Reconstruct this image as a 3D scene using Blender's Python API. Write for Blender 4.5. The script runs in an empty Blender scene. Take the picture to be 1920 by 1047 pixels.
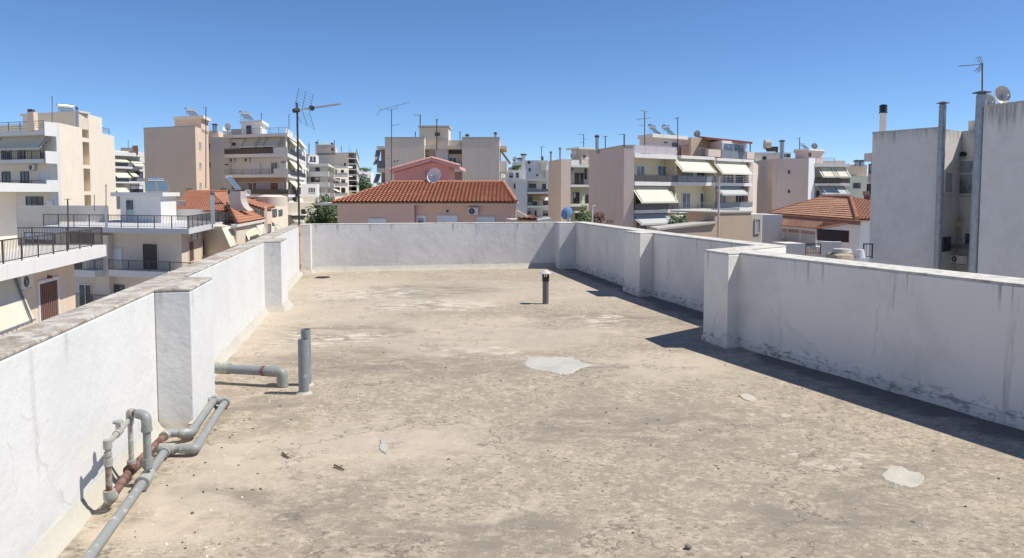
import bpy, bmesh, math, random
from mathutils import Vector, noise
random.seed(7)
SC = bpy.context.scene
COL = SC.collection
R = math.radians
# ---------------------------------------------------------------- camera
H = 1.6; FPX = 1390.0; PY0 = 450.0; PITCH = R(3.62)
cd = bpy.data.cameras.new('camera'); cam = bpy.data.objects.new('camera', cd); COL.objects.link(cam)
cam.location = (0, 0, H); cam.rotation_euler = (R(90) - PITCH, 0, 0)
cd.sensor_width = 36; cd.lens = FPX / 1920 * 36; cd.shift_y = -(523.5 - PY0) / 1920
cd.clip_start = 0.05; cd.clip_end = 6000
SC.camera = cam
# ---------------------------------------------------------------- light
SUNV = Vector((.65, -.04, 1.0)).normalized()
w = bpy.data.worlds.new('World'); SC.world = w; w.use_nodes = True
nt = w.node_tree; nt.nodes.clear()
sky = nt.nodes.new('ShaderNodeTexSky'); sky.sky_type = 'NISHITA'; sky.sun_disc = False
sky.sun_elevation = math.asin(SUNV.z); sky.sun_rotation = math.atan2(SUNV.x, SUNV.y)
sky.altitude = 0; sky.air_density = 0.7; sky.dust_density = 0.0; sky.ozone_density = 10.0
bg = nt.nodes.new('ShaderNodeBackground'); bg.inputs[1].default_value = 0.105
wo = nt.nodes.new('ShaderNodeOutputWorld')
nt.links.new(sky.outputs[0], bg.inputs[0]); nt.links.new(bg.outputs[0], wo.inputs[0])
sl = bpy.data.lights.new('sun', 'SUN'); sl.energy = 4.3; sl.angle = R(0.5); sl.color = (1, .955, .875)
so = bpy.data.objects.new('sun', sl); COL.objects.link(so)
so.rotation_euler = SUNV.to_track_quat('Z', 'Y').to_euler(); so.location = (0, 0, 50)
SC.view_settings.view_transform = 'Standard'; SC.view_settings.look = 'None'
SC.view_settings.gamma = 1; SC.view_settings.exposure = 0.42
# ---------------------------------------------------------------- pixel helpers (turn a point read off the photo into a place)
ZO = (0, 0, 1)
def Z(x0, y0, s):
    global ZO; ZO = (x0, y0, s)
def q(p): return (ZO[0] + p[0] / ZO[2], ZO[1] + p[1] / ZO[2])
def ray(p):
    x, y = q(p); dx = x - 960; dy = PY0 - y
    yy = FPX * math.cos(PITCH) + dy * math.sin(PITCH)
    return Vector((dx / yy, 1, (-FPX * math.sin(PITCH) + dy * math.cos(PITCH)) / yy))
def at(p, Y):
    r = ray(p); return Vector((r.x * Y, Y, H + r.z * Y))
def floor_at(p, z=0.0):
    r = ray(p); return at(p, (z - H) / r.z)
def V2(v): return Vector((v[0], v[1]))
def along(P, vpx, p):
    r = ray(p); d = Vector(((vpx - 960) / 1392.0, 1.0))
    # (P + t d).x = r.x (P + t d).y
    t = (r.x * P.y - P.x) / (d.x - r.x * d.y)
    return Vector((P.x + t * d.x, P.y + t * d.y))
class Face:
    def __init__(s, A, B):
        s.A = V2(A); s.B = V2(B); s.t = (s.B - s.A).normalized(); s.n = Vector((s.t.y, -s.t.x)); s.L = (s.B - s.A).length
    def hit(s, p, d=0.0):
        r = ray(p); o = s.A + s.n * d; k = o.dot(s.n) / Vector((r.x, r.y)).dot(s.n)
        P = Vector((r.x * k, r.y * k)); return (P - s.A).dot(s.t), H + r.z * k
    def P(s, u, z, d=0.0):
        v = s.A + s.t * u + s.n * d; return Vector((v.x, v.y, z))
    def rect(s, x0, y0, x1, y1, d=0.0):
        ym = (y0 + y1) / 2; xm = (x0 + x1) / 2
        return s.hit((x0, ym), d)[0], s.hit((x1, ym), d)[0], s.hit((xm, y1), d)[1], s.hit((xm, y0), d)[1]
# ---------------------------------------------------------------- mesh builder
class MB:
    def __init__(s): s.v = []; s.f = []; s.sm = False
    def add(s, vs, fs):
        n = len(s.v); s.v += [Vector(v) for v in vs]; s.f += [tuple(i + n for i in f) for f in fs]; return s
    def hexa(s, b):  # 4 bottom + 4 top
        return s.add(b, [(3, 2, 1, 0), (4, 5, 6, 7), (0, 1, 5, 4), (1, 2, 6, 5), (2, 3, 7, 6), (3, 0, 4, 7)])
    def box(s, x0, x1, y0, y1, z0, z1):
        return s.hexa([(x0, y0, z0), (x1, y0, z0), (x1, y1, z0), (x0, y1, z0), (x0, y0, z1), (x1, y0, z1), (x1, y1, z1), (x0, y1, z1)])
    def fb(s, F, u0, u1, z0, z1, d0, d1):
        P = F.P
        return s.hexa([P(u0, z0, d1), P(u1, z0, d1), P(u1, z0, d0), P(u0, z0, d0), P(u0, z1, d1), P(u1, z1, d1), P(u1, z1, d0), P(u0, z1, d0)])
    def fr(s, F, x0, y0, x1, y1, d0, d1, dm=None):
        u0, u1, z0, z1 = F.rect(x0, y0, x1, y1, d1 if dm is None else dm); return s.fb(F, u0, u1, z0, z1, d0, d1)
    def prism(s, pts, z0, z1):
        pts = [V2(p) for p in pts]
        a = sum(pts[i - 1].x * pts[i].y - pts[i].x * pts[i - 1].y for i in range(len(pts)))
        if a < 0: pts.reverse()
        n = len(pts)
        zz0 = z0 if isinstance(z0, (list, tuple)) else [z0] * n
        return s.add([(p.x, p.y, z0) for p in pts] + [(p.x, p.y, z1) for p in pts],
                     [tuple(range(n - 1, -1, -1)), tuple(range(n, 2 * n))] + [(i, (i + 1) % n, n + (i + 1) % n, n + i) for i in range(n)])
    def cyl(s, a, b, r, r2=None, n=10, caps=True):
        a = Vector(a); b = Vector(b); r2 = r if r2 is None else r2
        d = (b - a).normalized(); x = d.orthogonal().normalized(); y = d.cross(x)
        vs = []
        for c, rr in ((a, r), (b, r2)):
            for i in range(n):
                t = 2 * math.pi * i / n; vs.append(c + x * math.cos(t) * rr + y * math.sin(t) * rr)
        fs = [(i, (i + 1) % n, n + (i + 1) % n, n + i) for i in range(n)]
        if caps: fs += [tuple(range(n - 1, -1, -1)), tuple(range(n, 2 * n))]
        return s.add(vs, fs)
    def bar(s, a, b, w):  return s.cyl(a, b, w, n=4)
    def tube(s, pts, r, bend=0.06, n=12, open_end=False):
        pts = [Vector(p) for p in pts]; path = [pts[0]]
        for i in range(1, len(pts) - 1):
            p = pts[i]; a = (pts[i - 1] - p); b = (pts[i + 1] - p); k = min(bend, a.length * .45, b.length * .45)
            a = p + a.normalized() * k; b = p + b.normalized() * k
            for j in range(6):
                t = j / 5; path.append(a.lerp(p, t).lerp(p.lerp(b, t), t))
        path.append(pts[-1]); m = len(path); x = None; vs = []
        for i, p in enumerate(path):
            d = (path[min(i + 1, m - 1)] - path[max(i - 1, 0)]).normalized()
            x = d.orthogonal().normalized() if x is None else (x - d * x.dot(d)).normalized()
            y = d.cross(x)
            for j in range(n):
                t = 2 * math.pi * j / n; vs.append(p + x * math.cos(t) * r + y * math.sin(t) * r)
        fs = [(i * n + j, i * n + (j + 1) % n, (i + 1) * n + (j + 1) % n, (i + 1) * n + j) for i in range(m - 1) for j in range(n)]
        fs += [tuple(range(n - 1, -1, -1)), tuple(range((m - 1) * n, m * n))]
        return s.add(vs, fs)
ORG = {}
def tagp(o, label=None, cat=None, group=None, kind=None):
    if label: o['label'] = label
    if cat: o['category'] = cat
    if group: o['group'] = group
    if kind: o['kind'] = kind
    return o
def thing(name, label, cat, loc, group=None):
    o = bpy.data.objects.new(name, None); COL.objects.link(o); o.location = loc; o.empty_display_size = .3
    ORG[o.name] = Vector(loc); return tagp(o, label, cat, group)
def obj(name, mb, mat, parent=None, smooth=False, bevel=0, dbl=False):
    me = bpy.data.meshes.new(name); org = ORG[parent.name] if parent else Vector((0, 0, 0))
    me.from_pydata([v - org for v in mb.v], [], mb.f); me.update()
    bm = bmesh.new(); bm.from_mesh(me)
    if dbl: bmesh.ops.remove_doubles(bm, verts=bm.verts, dist=.0005)
    bmesh.ops.recalc_face_normals(bm, faces=bm.faces)
    bm.to_mesh(me); bm.free()
    if smooth:
        for p in me.polygons: p.use_smooth = True
        me.set_sharp_from_angle(angle=R(40))
    if mat: me.materials.append(mat)
    o = bpy.data.objects.new(name, me); COL.objects.link(o)
    if parent: o.parent = parent
    ORG[o.name] = org
    if bevel:
        m = o.modifiers.new('bevel', 'BEVEL'); m.width = bevel; m.segments = 2; m.limit_method = 'ANGLE'
    return o
# ---------------------------------------------------------------- materials
class NT:
    def __init__(s, name):
        s.m = bpy.data.materials.new(name); s.m.use_nodes = True; s.t = s.m.node_tree; s.t.nodes.clear()
        s.out = s.n('ShaderNodeOutputMaterial'); s.b = s.n('ShaderNodeBsdfPrincipled'); s.l(s.b.outputs[0], s.out.inputs[0])
    def n(s, k, **kw):
        o = s.t.nodes.new(k)
        for a, b in kw.items(): setattr(o, a, b)
        return o
    def l(s, a, b): s.t.links.new(a, b)
    def pos(s, scale=(1, 1, 1)):
        g = s.n('ShaderNodeNewGeometry'); m = s.n('ShaderNodeMapping'); m.inputs['Scale'].default_value = scale
        s.l(g.outputs['Position'], m.inputs[0]); return m.outputs[0]
    def noise(s, vec, scale, detail=4, rough=.55, dist=0):
        o = s.n('ShaderNodeTexNoise'); o.inputs['Scale'].default_value = scale; o.inputs['Detail'].default_value = detail
        o.inputs['Roughness'].default_value = rough; o.inputs['Distortion'].default_value = dist; s.l(vec, o.inputs['Vector']); return o.outputs[0]
    def ramp(s, x, a, b, ca=0, cb=1):
        o = s.n('ShaderNodeMapRange'); o.interpolation_type = 'SMOOTHSTEP'; s.l(x, o.inputs[0])
        for i, v in zip((1, 2, 3, 4), (a, b, ca, cb)): o.inputs[i].default_value = v
        return o.outputs[0]
    def math(s, op, a, b=None, clamp=False):
        o = s.n('ShaderNodeMath', operation=op); o.use_clamp = clamp
        for i, v in enumerate((a, b)):
            if v is None: continue
            if isinstance(v, (int, float)): o.inputs[i].default_value = v
            else: s.l(v, o.inputs[i])
        return o.outputs[0]
    def mix(s, f, a, b, mode='MIX'):
        o = s.n('ShaderNodeMix', data_type='RGBA', blend_type=mode)
        for i, v in ((0, f), (6, a), (7, b)):
            if isinstance(v, (int, float)): o.inputs[i].default_value = v
            elif isinstance(v, (tuple, list)): o.inputs[i].default_value = (*v[:3], 1)
            else: s.l(v, o.inputs[i])
        return o.outputs[2]
    def bump(s, h, dist, strength=1.0):
        o = s.n('ShaderNodeBump'); o.inputs['Distance'].default_value = dist; o.inputs['Strength'].default_value = strength
        s.l(h, o.inputs['Height']); s.l(o.outputs[0], s.b.inputs['Normal'])
    def col(s, c):
        if isinstance(c, (tuple, list)): s.b.inputs['Base Color'].default_value = (*c[:3], 1)
        else: s.l(c, s.b.inputs['Base Color'])
    def rough(s, r): s.b.inputs['Roughness'].default_value = r
MC = {}
def plaster(name, c, stain=.35, streak=.4, sc=1.0):
    """wall plaster: blotches, vertical runs and grain"""
    if name in MC: return MC[name]
    k = NT(name); p = k.pos(); ps = k.pos((1.3, 1.3, .09))
    a = k.ramp(k.noise(p, .35 * sc, 5, .6, .6), .42, .75)
    b = k.ramp(k.noise(ps, 1.5 * sc, 6, .65), .52, .78)
    g = k.noise(p, 7, 6, .7)
    d = tuple(x * .62 for x in c)
    x = k.mix(k.math('MULTIPLY', a, stain), c, tuple(x * .78 for x in c))
    x = k.mix(k.math('MULTIPLY', b, streak), x, d)
    x = k.mix(k.ramp(g, .3, .75, 0, .22), x, tuple(x * .7 for x in c))
    k.col(x); k.rough(.9); k.bump(k.noise(p, 12, 5, .6), .02, .5); MC[name] = k.m; return k.m
def plain(name, c, rough=.5, metal=0, var=.25, sc=6):
    if name in MC: return MC[name]
    k = NT(name); p = k.pos()
    x = k.mix(k.ramp(k.noise(p, sc, 5, .65), .35, .7, 0, var), c, tuple(v * .55 for v in c)); k.col(x)
    k.rough(rough); k.b.inputs['Metallic'].default_value = metal; MC[name] = k.m; return k.m
def glass(name, c=(.03, .035, .045)):
    if name in MC: return MC[name]
    k = NT(name); x = k.mix(k.ramp(k.noise(k.pos(), .8, 2), .4, .6), c, tuple(v * 2.6 + .01 for v in c)); k.col(x)
    k.rough(.12); MC[name] = k.m; return k.m
CREAM = plaster('cream_plaster', (.80, .71, .57)); BEIGE = plaster('beige_plaster', (.68, .59, .48))
TAN = plaster('tan_plaster', (.74, .57, .43)); PINKTAN = plaster('pinkish_plaster', (.62, .51, .44))
WHITEP = plaster('white_paint', (.71, .69, .65), .2, .35); GREYW = plaster('grey_white_plaster', (.68, .66, .62), .3, .35)
YELLOWP = plaster('pale_yellow_plaster', (.70, .62, .43), .2, .2); PINK = plaster('pink_plaster', (.70, .47, .37), .2, .12)
PINKD = plaster('dusty_pink_plaster', (.68, .39, .34), .2, .2); BROWNP = plaster('brown_plaster', (.42, .27, .21), .2, .2)
GREEN = plaster('pale_green_wall', (.58, .60, .47), .2, .2); LILAC = plaster('grey_lilac_wall', (.70, .69, .68), .3, .35, 2)

def weathered(name, c, ztop, reach):
    k = NT(name); p = k.pos(); z = k.n('ShaderNodeSeparateXYZ'); g = k.n('ShaderNodeNewGeometry'); k.l(g.outputs['Position'], z.inputs[0]); zz = z.outputs[2]
    x = k.mix(k.ramp(k.noise(p, .8, 6, .62, .4), .40, .68, 0, .5), c, tuple(v * .80 for v in c))
    x = k.mix(k.ramp(k.noise(p, 2.6, 5, .6), .50, .66, 0, .3), x, tuple(v * 1.12 for v in c))
    wob = k.math('ADD', zz, k.math('MULTIPLY', k.noise(k.pos((2, 2, .05)), 2.4, 4, .7), reach * 1.9))
    drip = k.math('MULTIPLY', k.ramp(wob, ztop + reach * .45, ztop + reach * 1.05), k.ramp(k.noise(k.pos((1, 1, .07)), 5, 5, .65), .38, .62, .15, .8))
    x = k.mix(drip, x, tuple(v * .36 for v in c))
    x = k.mix(k.math('MULTIPLY', k.ramp(k.noise(k.pos((1, 1, .12)), 1.9, 5, .6), .60, .75), .35), x, tuple(v * .6 for v in c))
    k.col(x); k.rough(.9); k.bump(k.noise(p, 6, 5, .6), .03, .5); MC[name] = k.m; return k.m
MPLAST = weathered('weathered_white_wall', (.64, .615, .58), 4.4, 1.1)
CONC = plaster('raw_concrete', (.48, .44, .38), .5, .6, 2); OCHRE = plaster('ochre_plaster', (.52, .41, .305), .4, .4)
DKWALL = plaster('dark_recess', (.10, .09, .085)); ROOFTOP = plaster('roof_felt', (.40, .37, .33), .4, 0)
GLASS = glass('window_glass'); GLASSB = glass('bluish_glass', (.06, .08, .11)); GREYPANE = glass('grey_glass', (.13, .15, .16))
FRAME = plain('white_frame', (.72, .72, .70), .4); DKFRAME = plain('dark_frame', (.06, .055, .05), .5)
RAIL = plain('dark_rail_paint', (.075, .066, .06), .5); RAILG = plain('grey_rail_paint', (.19, .205, .225), .4); RAILB = plain('brown_panel_rail', (.07, .055, .05), .3)
SHUT = plain('grey_shutter', (.34, .34, .38), .6, sc=2); SHUTW = plain('white_shutter', (.68, .70, .72), .5, sc=2); BROWN = plain('brown_door', (.13, .065, .05), .5); DARKBR = plain('dark_wood_door', (.035, .022, .022), .5)
AWN = plain('cream_awning_cloth', (.62, .59, .47), .85, var=.12, sc=1.5); AWNG = plain('grey_awning_cloth', (.42, .43, .42), .85, var=.12); AWNO = plain('ochre_awning_cloth', (.60, .42, .20), .85, var=.2)
ACM = plain('ac_casing', (.66, .64, .58), .45); BLACK = plain('black_plastic', (.02, .02, .02), .5)
GALV = plain('galvanised_steel', (.42, .43, .45), .35, .8, .4, 9); STEEL = plain('bright_tank_steel', (.72, .73, .74), .25, .9, .3, 3); MAST = plain('mast_steel', (.075, .06, .055), .6, .3, .5, 20)
PANEL = plain('solar_glass', (.10, .15, .19), .15, .0, .2, 2); DISH = plain('dish_paint', (.74, .73, .70), .45, 0, .15); DISHB = plain('blue_dish_paint', (.14, .27, .47), .5, 0, .5, 8); DISHG = plain('grey_dish_paint', (.42, .40, .37), .5, 0, .4, 5)
BRICK = plain('brick_orange', (.42, .20, .12), .9)
def mk_tile(name, c):
    k = NT(name); p = k.pos()
    a = k.noise(p, 1.1, 4, .6); b = k.noise(p, 5.5, 3, .6)
    x = k.mix(k.ramp(b, .35, .65), c, (c[0] * .72, c[1] * .66, c[2] * .62)); x = k.mix(k.ramp(a, .5, .75, 0, .6), x, (c[0] * 1.12, c[1] * 1.35, c[2] * 1.5))
    x = k.mix(k.ramp(k.noise(p, 14, 3), .6, .75, 0, .6), x, (.10, .07, .055)); k.col(x); k.rough(.8); return k.m
TILE = mk_tile('clay_tile', (.47, .215, .125)); TILEP = mk_tile('pale_clay_tile', (.50, .27, .17))
# ---------------------------------------------------------------- part builders
WR_ = random.Random(21)
def window(par, F, x0, y0, x1, y1, d=0.0, panes=2, fm=None, pm=None, name='window', w=.07):
    fm = fm or FRAME; pm = pm or GLASS
    u0, u1, z0, z1 = F.rect(x0, y0, x1, y1, d); m = MB(); a, b = d + .005, d + .07
    m.fb(F, u0, u0 + w, z0, z1, a, b).fb(F, u1 - w, u1, z0, z1, a, b).fb(F, u0 + w, u1 - w, z1 - w, z1, a, b).fb(F, u0 + w, u1 - w, z0, z0 + w, a, b)
    for i in range(1, panes):
        u = u0 + (u1 - u0) * i / panes; m.fb(F, u - w / 2, u + w / 2, z0 + w, z1 - w, a, b - .01)
    fr = obj(name, m, fm, par)
    obj('pane' if pm in (GLASS, GLASSB, GREYPANE) else 'shutter', MB().fb(F, u0 + w, u1 - w, z0 + w, z1 - w, d + .003, d + .03), pm, fr)
    WR_.random()
    if pm is GLASS and name == 'window' and z1 - z0 > .9 and WR_.random() < .3:
        zs = z1 - w - (z1 - z0) * WR_.uniform(.2, .55); obj('roller_blind', MB().fb(F, u0 + w + .01, u1 - w - .01, zs, z1 - w - .004, d + .032, d + .05), SHUT if WR_.random() < .5 else SHUTW, fr)
    return fr
def rail(par, F, x0, x1, yt, yb, d, kind='bars', mat=None, step=.13, name='railing', ends=0):
    mat = mat or RAIL; xm = (x0 + x1) / 2; u0 = F.hit((x0, yb), d)[0]; u1 = F.hit((x1, yb), d)[0]; z0 = F.hit((xm, yb), d)[1]; z1 = F.hit((xm, yt), d)[1]
    return rail3(par, F, u0, u1, z0, z1, d, kind, mat, step, name, ends)
def rail3(par, F, u0, u1, z0, z1, d, kind='bars', mat=None, step=.13, name='railing', ends=0):
    m = MB(); h = z1 - z0
    if kind == 'solid':
        m.fb(F, u0, u1, z0, z1, d - .1, d)
        if ends: m.fb(F, u1 - .1, u1, z0, z1, d - ends, d - .1)
        return obj('parapet', m, mat, par)
    m.fb(F, u0, u1, z1 - .05, z1, d - .06, d)
    n = max(1, int((u1 - u0) / 1.6))
    for i in range(n + 1):
        u = u0 + (u1 - u0 - .05) * i / n; m.fb(F, u, u + .05, z0, z1 - .05, d - .055, d - .005)
    if kind == 'panel':
        m.fb(F, u0 + .05, u1 - .05, z0 + .06, z1 - .1, d - .035, d - .02)
    elif kind == 'wires':
        for j in (1, 2, 3): m.fb(F, u0, u1, z0 + h * j / 4 - .015, z0 + h * j / 4 + .015, d - .04, d - .015)
    else:
        m.fb(F, u0, u1, z0 + .08, z0 + .11, d - .045, d - .015)
        n = int((u1 - u0) / step)
        for i in range(1, n):
            u = u0 + (u1 - u0) * i / n; m.fb(F, u - .007, u + .007, z0 + .11, z1 - .05, d - .04, d - .022)
    if ends:
        m.fb(F, u1 - .05, u1, z1 - .05, z1, d - ends, d - .06); n = int(ends / step)
        for i in range(1, n): m.fb(F, u1 - .035, u1 - .015, z0, z1 - .05, d - ends * i / n - .01, d - ends * i / n + .01)
    return obj(name, m, mat, par)
def balcony(par, F, x0, x1, yr, yt, yb, d=1.3, kind='bars', rm=None, sm=None, dw=0.0, ends=1, step=.2):
    """slab that stands out from the wall, with its railing as a child part"""
    xm = (x0 + x1) / 2; u0 = F.hit((x0, yt), d)[0]; u1 = F.hit((x1, yt), d)[0]; z0 = F.hit((xm, yb), d)[1]; z1 = F.hit((xm, yt), d)[1]
    s = obj('balcony', MB().fb(F, u0, u1, z0, z1, dw, d), sm or WHITEP, par)
    if yr is not None:
        zr = F.hit((xm, yr), d)[1]; rail3(s, F, u0, u1, z1, zr, d, kind, rm or RAIL, step, 'railing', (d - dw) if ends else 0)
    return s
def awning(par, F, x0, x1, yt, yb, dt, db, mat=None, xt=None, arms=True):
    """cloth sheet from a roller at the wall (dt) down and out to a front bar (db)"""
    mat = mat or AWN; xm = (x0 + x1) / 2
    u0 = F.hit((x0, yb), db)[0]; u1 = F.hit((x1, yb), db)[0]; zb = F.hit((xm, yb), db)[1]; zt = F.hit((xm, yt), dt)[1]
    P = F.P; m = MB(); k = .02; N = 10
    vs = []; fs = []
    for lay in (0, 1):
        for j in range(N + 1):
            t = j / N; sag = -.05 * math.sin(math.pi * t)
            for i in (0, 1):
                vs.append(P((u0, u1)[i], zt + (zb - zt) * t + sag - lay * k, dt + (db - dt) * t))
    n = 2 * (N + 1)
    for j in range(N):
        a = 2 * j; fs += [(a, a + 1, a + 3, a + 2), (n + a, n + a + 2, n + a + 3, n + a + 1), (a, a + 2, n + a + 2, n + a), (a + 1, n + a + 1, n + a + 3, a + 3)]
    m.add(vs, fs)
    # valance with scallops
    c = max(3, int((u1 - u0) / .3)); vv = []; ff = []
    for i in range(c * 4 + 1):
        u = u0 + (u1 - u0) * i / (c * 4); dz = .16 + .05 * abs(math.sin(math.pi * i / 4))
        vv += [P(u, zb, db), P(u, zb - dz, db + .01), P(u, zb, db + .02), P(u, zb - dz, db + .03)]
        if i: a = 4 * (i - 1); ff += [(a, a + 4, a + 5, a + 1), (a + 2, a + 3, a + 7, a + 6), (a + 1, a + 5, a + 7, a + 3)]
    m.add(vv, ff)
    o = obj('awning', m, mat, par)
    if arms:
        a = MB()
        for u in (u0 + .25, u1 - .25):
            a.bar(P(u, zt + .02, dt + .02), P(u, zb + .04, db), .03)
        a.cyl(P(u0, zt + .03, dt - .04), P(u1, zt + .03, dt - .04), .07, n=8)
        obj('awning_arm', a, RAILG, o)
    return o
def ac_unit(label, F, x0, y0, x1, y1, d=0.0, vent_right=False, dep=.3):
    u0, u1, z0, z1 = F.rect(x0, y0, x1, y1, d + dep); t = thing('air_conditioner', label, 'air conditioner', F.P((u0 + u1) / 2, z0, d + dep / 2), 'air conditioner units on the walls')
    obj('casing', MB().fb(F, u0, u1, z0, z1, d + .06, d + dep), ACM, t, bevel=.015)
    h = z1 - z0; w = u1 - u0; uc = u0 + w * .4; zc = z0 + h * .5; r = min(h * .4, w * .36); m = MB()
    m.cyl(F.P(uc, zc, d + dep + .002), F.P(uc, zc, d + dep + .02), r, n=20); f = obj('fan_grille', m, BLACK, t)
    g = MB()
    for k in range(4): g.bar(F.P(uc + r * math.cos(k * .785), zc + r * math.sin(k * .785), d + dep + .025), F.P(uc - r * math.cos(k * .785), zc - r * math.sin(k * .785), d + dep + .025), .006)
    obj('grille_wire', g, ACM, f)
    b = MB()
    for u in (u0 + w * .15, u1 - w * .2): b.fb(F, u, u + .04, z0 - .05, z0 - .003, d + .003, d + dep)
    obj('bracket', b, GALV, t); return t
def antenna(label, p, Y, ytop, booms, mast=.02, parent_mat=None, dy=0.0, name='tv_antenna'):
    """booms: (y, x0, y0, x1, y1, n, elem length m) in pixels at depth Y"""
    base = at(p, Y); top = at((p[0] + dy, ytop), Y); t = thing(name, label, 'antenna', base, 'television antennas on the rooftops')
    obj('mast', MB().cyl(base - Vector((0, 0, .1)), top, mast, n=8), MAST, t)
    for (x0, y0, x1, y1, n, el) in booms:
        a = at((x0, y0), Y); b = at((x1, y1), Y); m = MB().bar(a, b, mast * .6)
        d = (b - a).normalized(); e = Vector((d.y, -d.x, 0)) if abs(d.z) < .9 else Vector((1, 0, 0))
        e = (e + Vector((.35, 0, .25))).normalized()
        for i in range(n):
            c = a.lerp(b, (i + .5) / n); l = el * (1 - .4 * i / max(1, n)); m.bar(c - e * l / 2, c + e * l / 2, mast * .35)
        obj('boom', m, GALV, t)
    return t
def solar(label, p, Y, wid, az, n=2, tank_r=.24, plen=1.15, tw=None):
    """tank over tilted collectors; az = plan angle the collectors face (0 = +x)"""
    c = at(p, Y); t = thing('solar_water_heater', label, 'solar water heater', c, 'solar water heaters on the rooftops')
    f = Vector((math.cos(az), math.sin(az), 0)); s = Vector((-f.y, f.x, 0)); up = Vector((0, 0, 1)); tl = R(42)
    lo = c + f * (plen * math.cos(tl) / 2) + up * .12; hi = lo - f * plen * math.cos(tl) + up * plen * math.sin(tl)
    nn = (f * math.sin(tl) + up * math.cos(tl))
    pw = wid / n
    for i in range(n):
        a = -wid / 2 + pw * i + .03; b = a + pw - .06; m = MB()
        m.hexa([lo + s * a - nn * .06, lo + s * b - nn * .06, hi + s * b - nn * .06, hi + s * a - nn * .06, lo + s * a, lo + s * b, hi + s * b, hi + s * a])
        fr = obj('collector', m, GALV, t); g = MB(); k = .05; dl = (hi - lo).normalized() * k
        A, B_, C_, D_ = lo + s * (a + k) + dl, lo + s * (b - k) + dl, hi + s * (b - k) - dl, hi + s * (a + k) - dl
        g.hexa([A + nn * .002, B_ + nn * .002, C_ + nn * .002, D_ + nn * .002, A + nn * .012, B_ + nn * .012, C_ + nn * .012, D_ + nn * .012]); obj('collector_glass', g, PANEL, fr)
    W_ = wid; wid = tw or wid
    tc = hi + up * (tank_r * .75) - f * .12; m = MB().cyl(tc - s * wid * .5, tc + s * wid * .5, tank_r, n=20)
    m.cyl(tc - s * wid * .5 - s * .03, tc - s * wid * .5, tank_r * .8, tank_r, n=20).cyl(tc + s * wid * .5, tc + s * wid * .5 + s * .03, tank_r, tank_r * .8, n=20)
    obj('tank', m, STEEL, t, smooth=True)
    m = MB()
    for k in (-.42, .42):
        h = tc + s * wid * k; m.bar(h, Vector((h.x, h.y, c.z)), .03).bar(Vector((h.x, h.y, c.z + .04)), lo + s * wid * k, .03).bar(h - up * tank_r, lo + s * wid * k - nn * .08, .025)
    obj('stand', m, GALV, t); return t
def dish(label, c, dia, nrm, mat=None, foot=None, name='satellite_dish'):
    c = Vector(c); nrm = Vector(nrm).normalized(); foot = Vector(foot) if foot else c + Vector((0, 0, -dia * .75)) - nrm * .15
    t = thing(name, label, 'satellite dish', foot, 'satellite dishes on the rooftops')
    x = nrm.cross(Vector((0, 0, 1))).normalized(); y = x.cross(nrm); m = MB(); vs = []; fs = []; N = 28; K = 7; r0 = dia / 2
    for lay in (0, 1):
        for k in range(K + 1):
            r = r0 * k / K
            for i in range(N):
                a = 2 * math.pi * i / N; vs.append(c + x * r * math.cos(a) + y * r * 1.06 * math.sin(a) + nrm * (.22 * dia * (k / K) ** 2 - .22 * dia - lay * .02))
    M = N * (K + 1)
    for lay in (0, 1):
        for k in range(K):
            for i in range(N):
                a = lay * M + k * N + i; b = lay * M + k * N + (i + 1) % N; fs.append((a, b, b + N, a + N))
    for i in range(N): fs.append((K * N + i, K * N + (i + 1) % N, M + K * N + (i + 1) % N, M + K * N + i))
    m.add(vs, fs); obj('reflector', m, mat or DISH, t, smooth=True, dbl=True)
    f = c + nrm * dia * .42 - y * dia * .12; low = c - y * r0 * 1.0
    obj('feed_arm', MB().bar(low, f, .018 * dia + .006), GALV, t); obj('feed_horn', MB().cyl(f, f - nrm * .1 * dia - y * 0, .04 * dia, .055 * dia), ACM, t)
    b = c - nrm * (.24 * dia); m = MB().bar(foot, Vector((foot.x, foot.y, b.z)), .03).bar(Vector((foot.x, foot.y, b.z)), b, .035); m.bar(foot + x * .2, b - y * .2, .015).bar(foot - x * .2, b - y * .2, .015)
    obj('mount', m, GALV, t); return t
def tiles(name, par, mat, eL, eR, rR, rL, pitch=.22, row=.36, amp=.045):
    """pantile surface on a (possibly hipped) roof plane: eave left/right, ridge right/left"""
    eL, eR, rR, rL = map(Vector, (eL, eR, rR, rL)); s = (eR - eL).normalized(); nn = s.cross(rL - eL).normalized()
    if nn.z < 0: nn = -nn
    up = nn.cross(s).normalized()
    if up.z < 0: up = -up
    hgt = (rL - eL).dot(up); g = lambda P: (P - eL).dot(s); L0, R0, L1, R1 = 0, g(eR), g(rL), g(rR)
    lo = min(L0, L1); hi = max(R0, R1); nc = max(2, int((hi - lo) / pitch)) * 6; nr = max(1, int(hgt / row)); m = MB(); vs = []; fs = []
    rows = []
    for r in range(nr): rows += [(r / nr, .085), ((r + .97) / nr, 0.0)]
    rows.append((1.0, 0.0))
    for (t, lift) in rows:
        a = L0 + (L1 - L0) * t; b = R0 + (R1 - R0) * t
        for i in range(nc + 1):
            u = lo + (hi - lo) * i / nc; ph = (i % 6) / 6; hh = amp * (math.sin(math.pi * ph * 1.5) if ph < .667 else -.35 * math.sin((ph - .667) * math.pi * 3))
            uc = min(max(u, a), b); vs.append(eL + s * uc + up * (hgt * t) + nn * (hh + lift + .05))
    w = nc + 1
    for r in range(len(rows) - 1):
        for i in range(nc):
            a = r * w + i
            fs.append((a, a + 1, a + 1 + w, a + w))
    m.add(vs, fs)
    m.hexa([eL - nn * .06, eR - nn * .06, rR - nn * .06, rL - nn * .06, eL + nn * .03, eR + nn * .03, rR + nn * .03, rL + nn * .03])
    return obj(name, m, mat, par, smooth=False)
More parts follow.
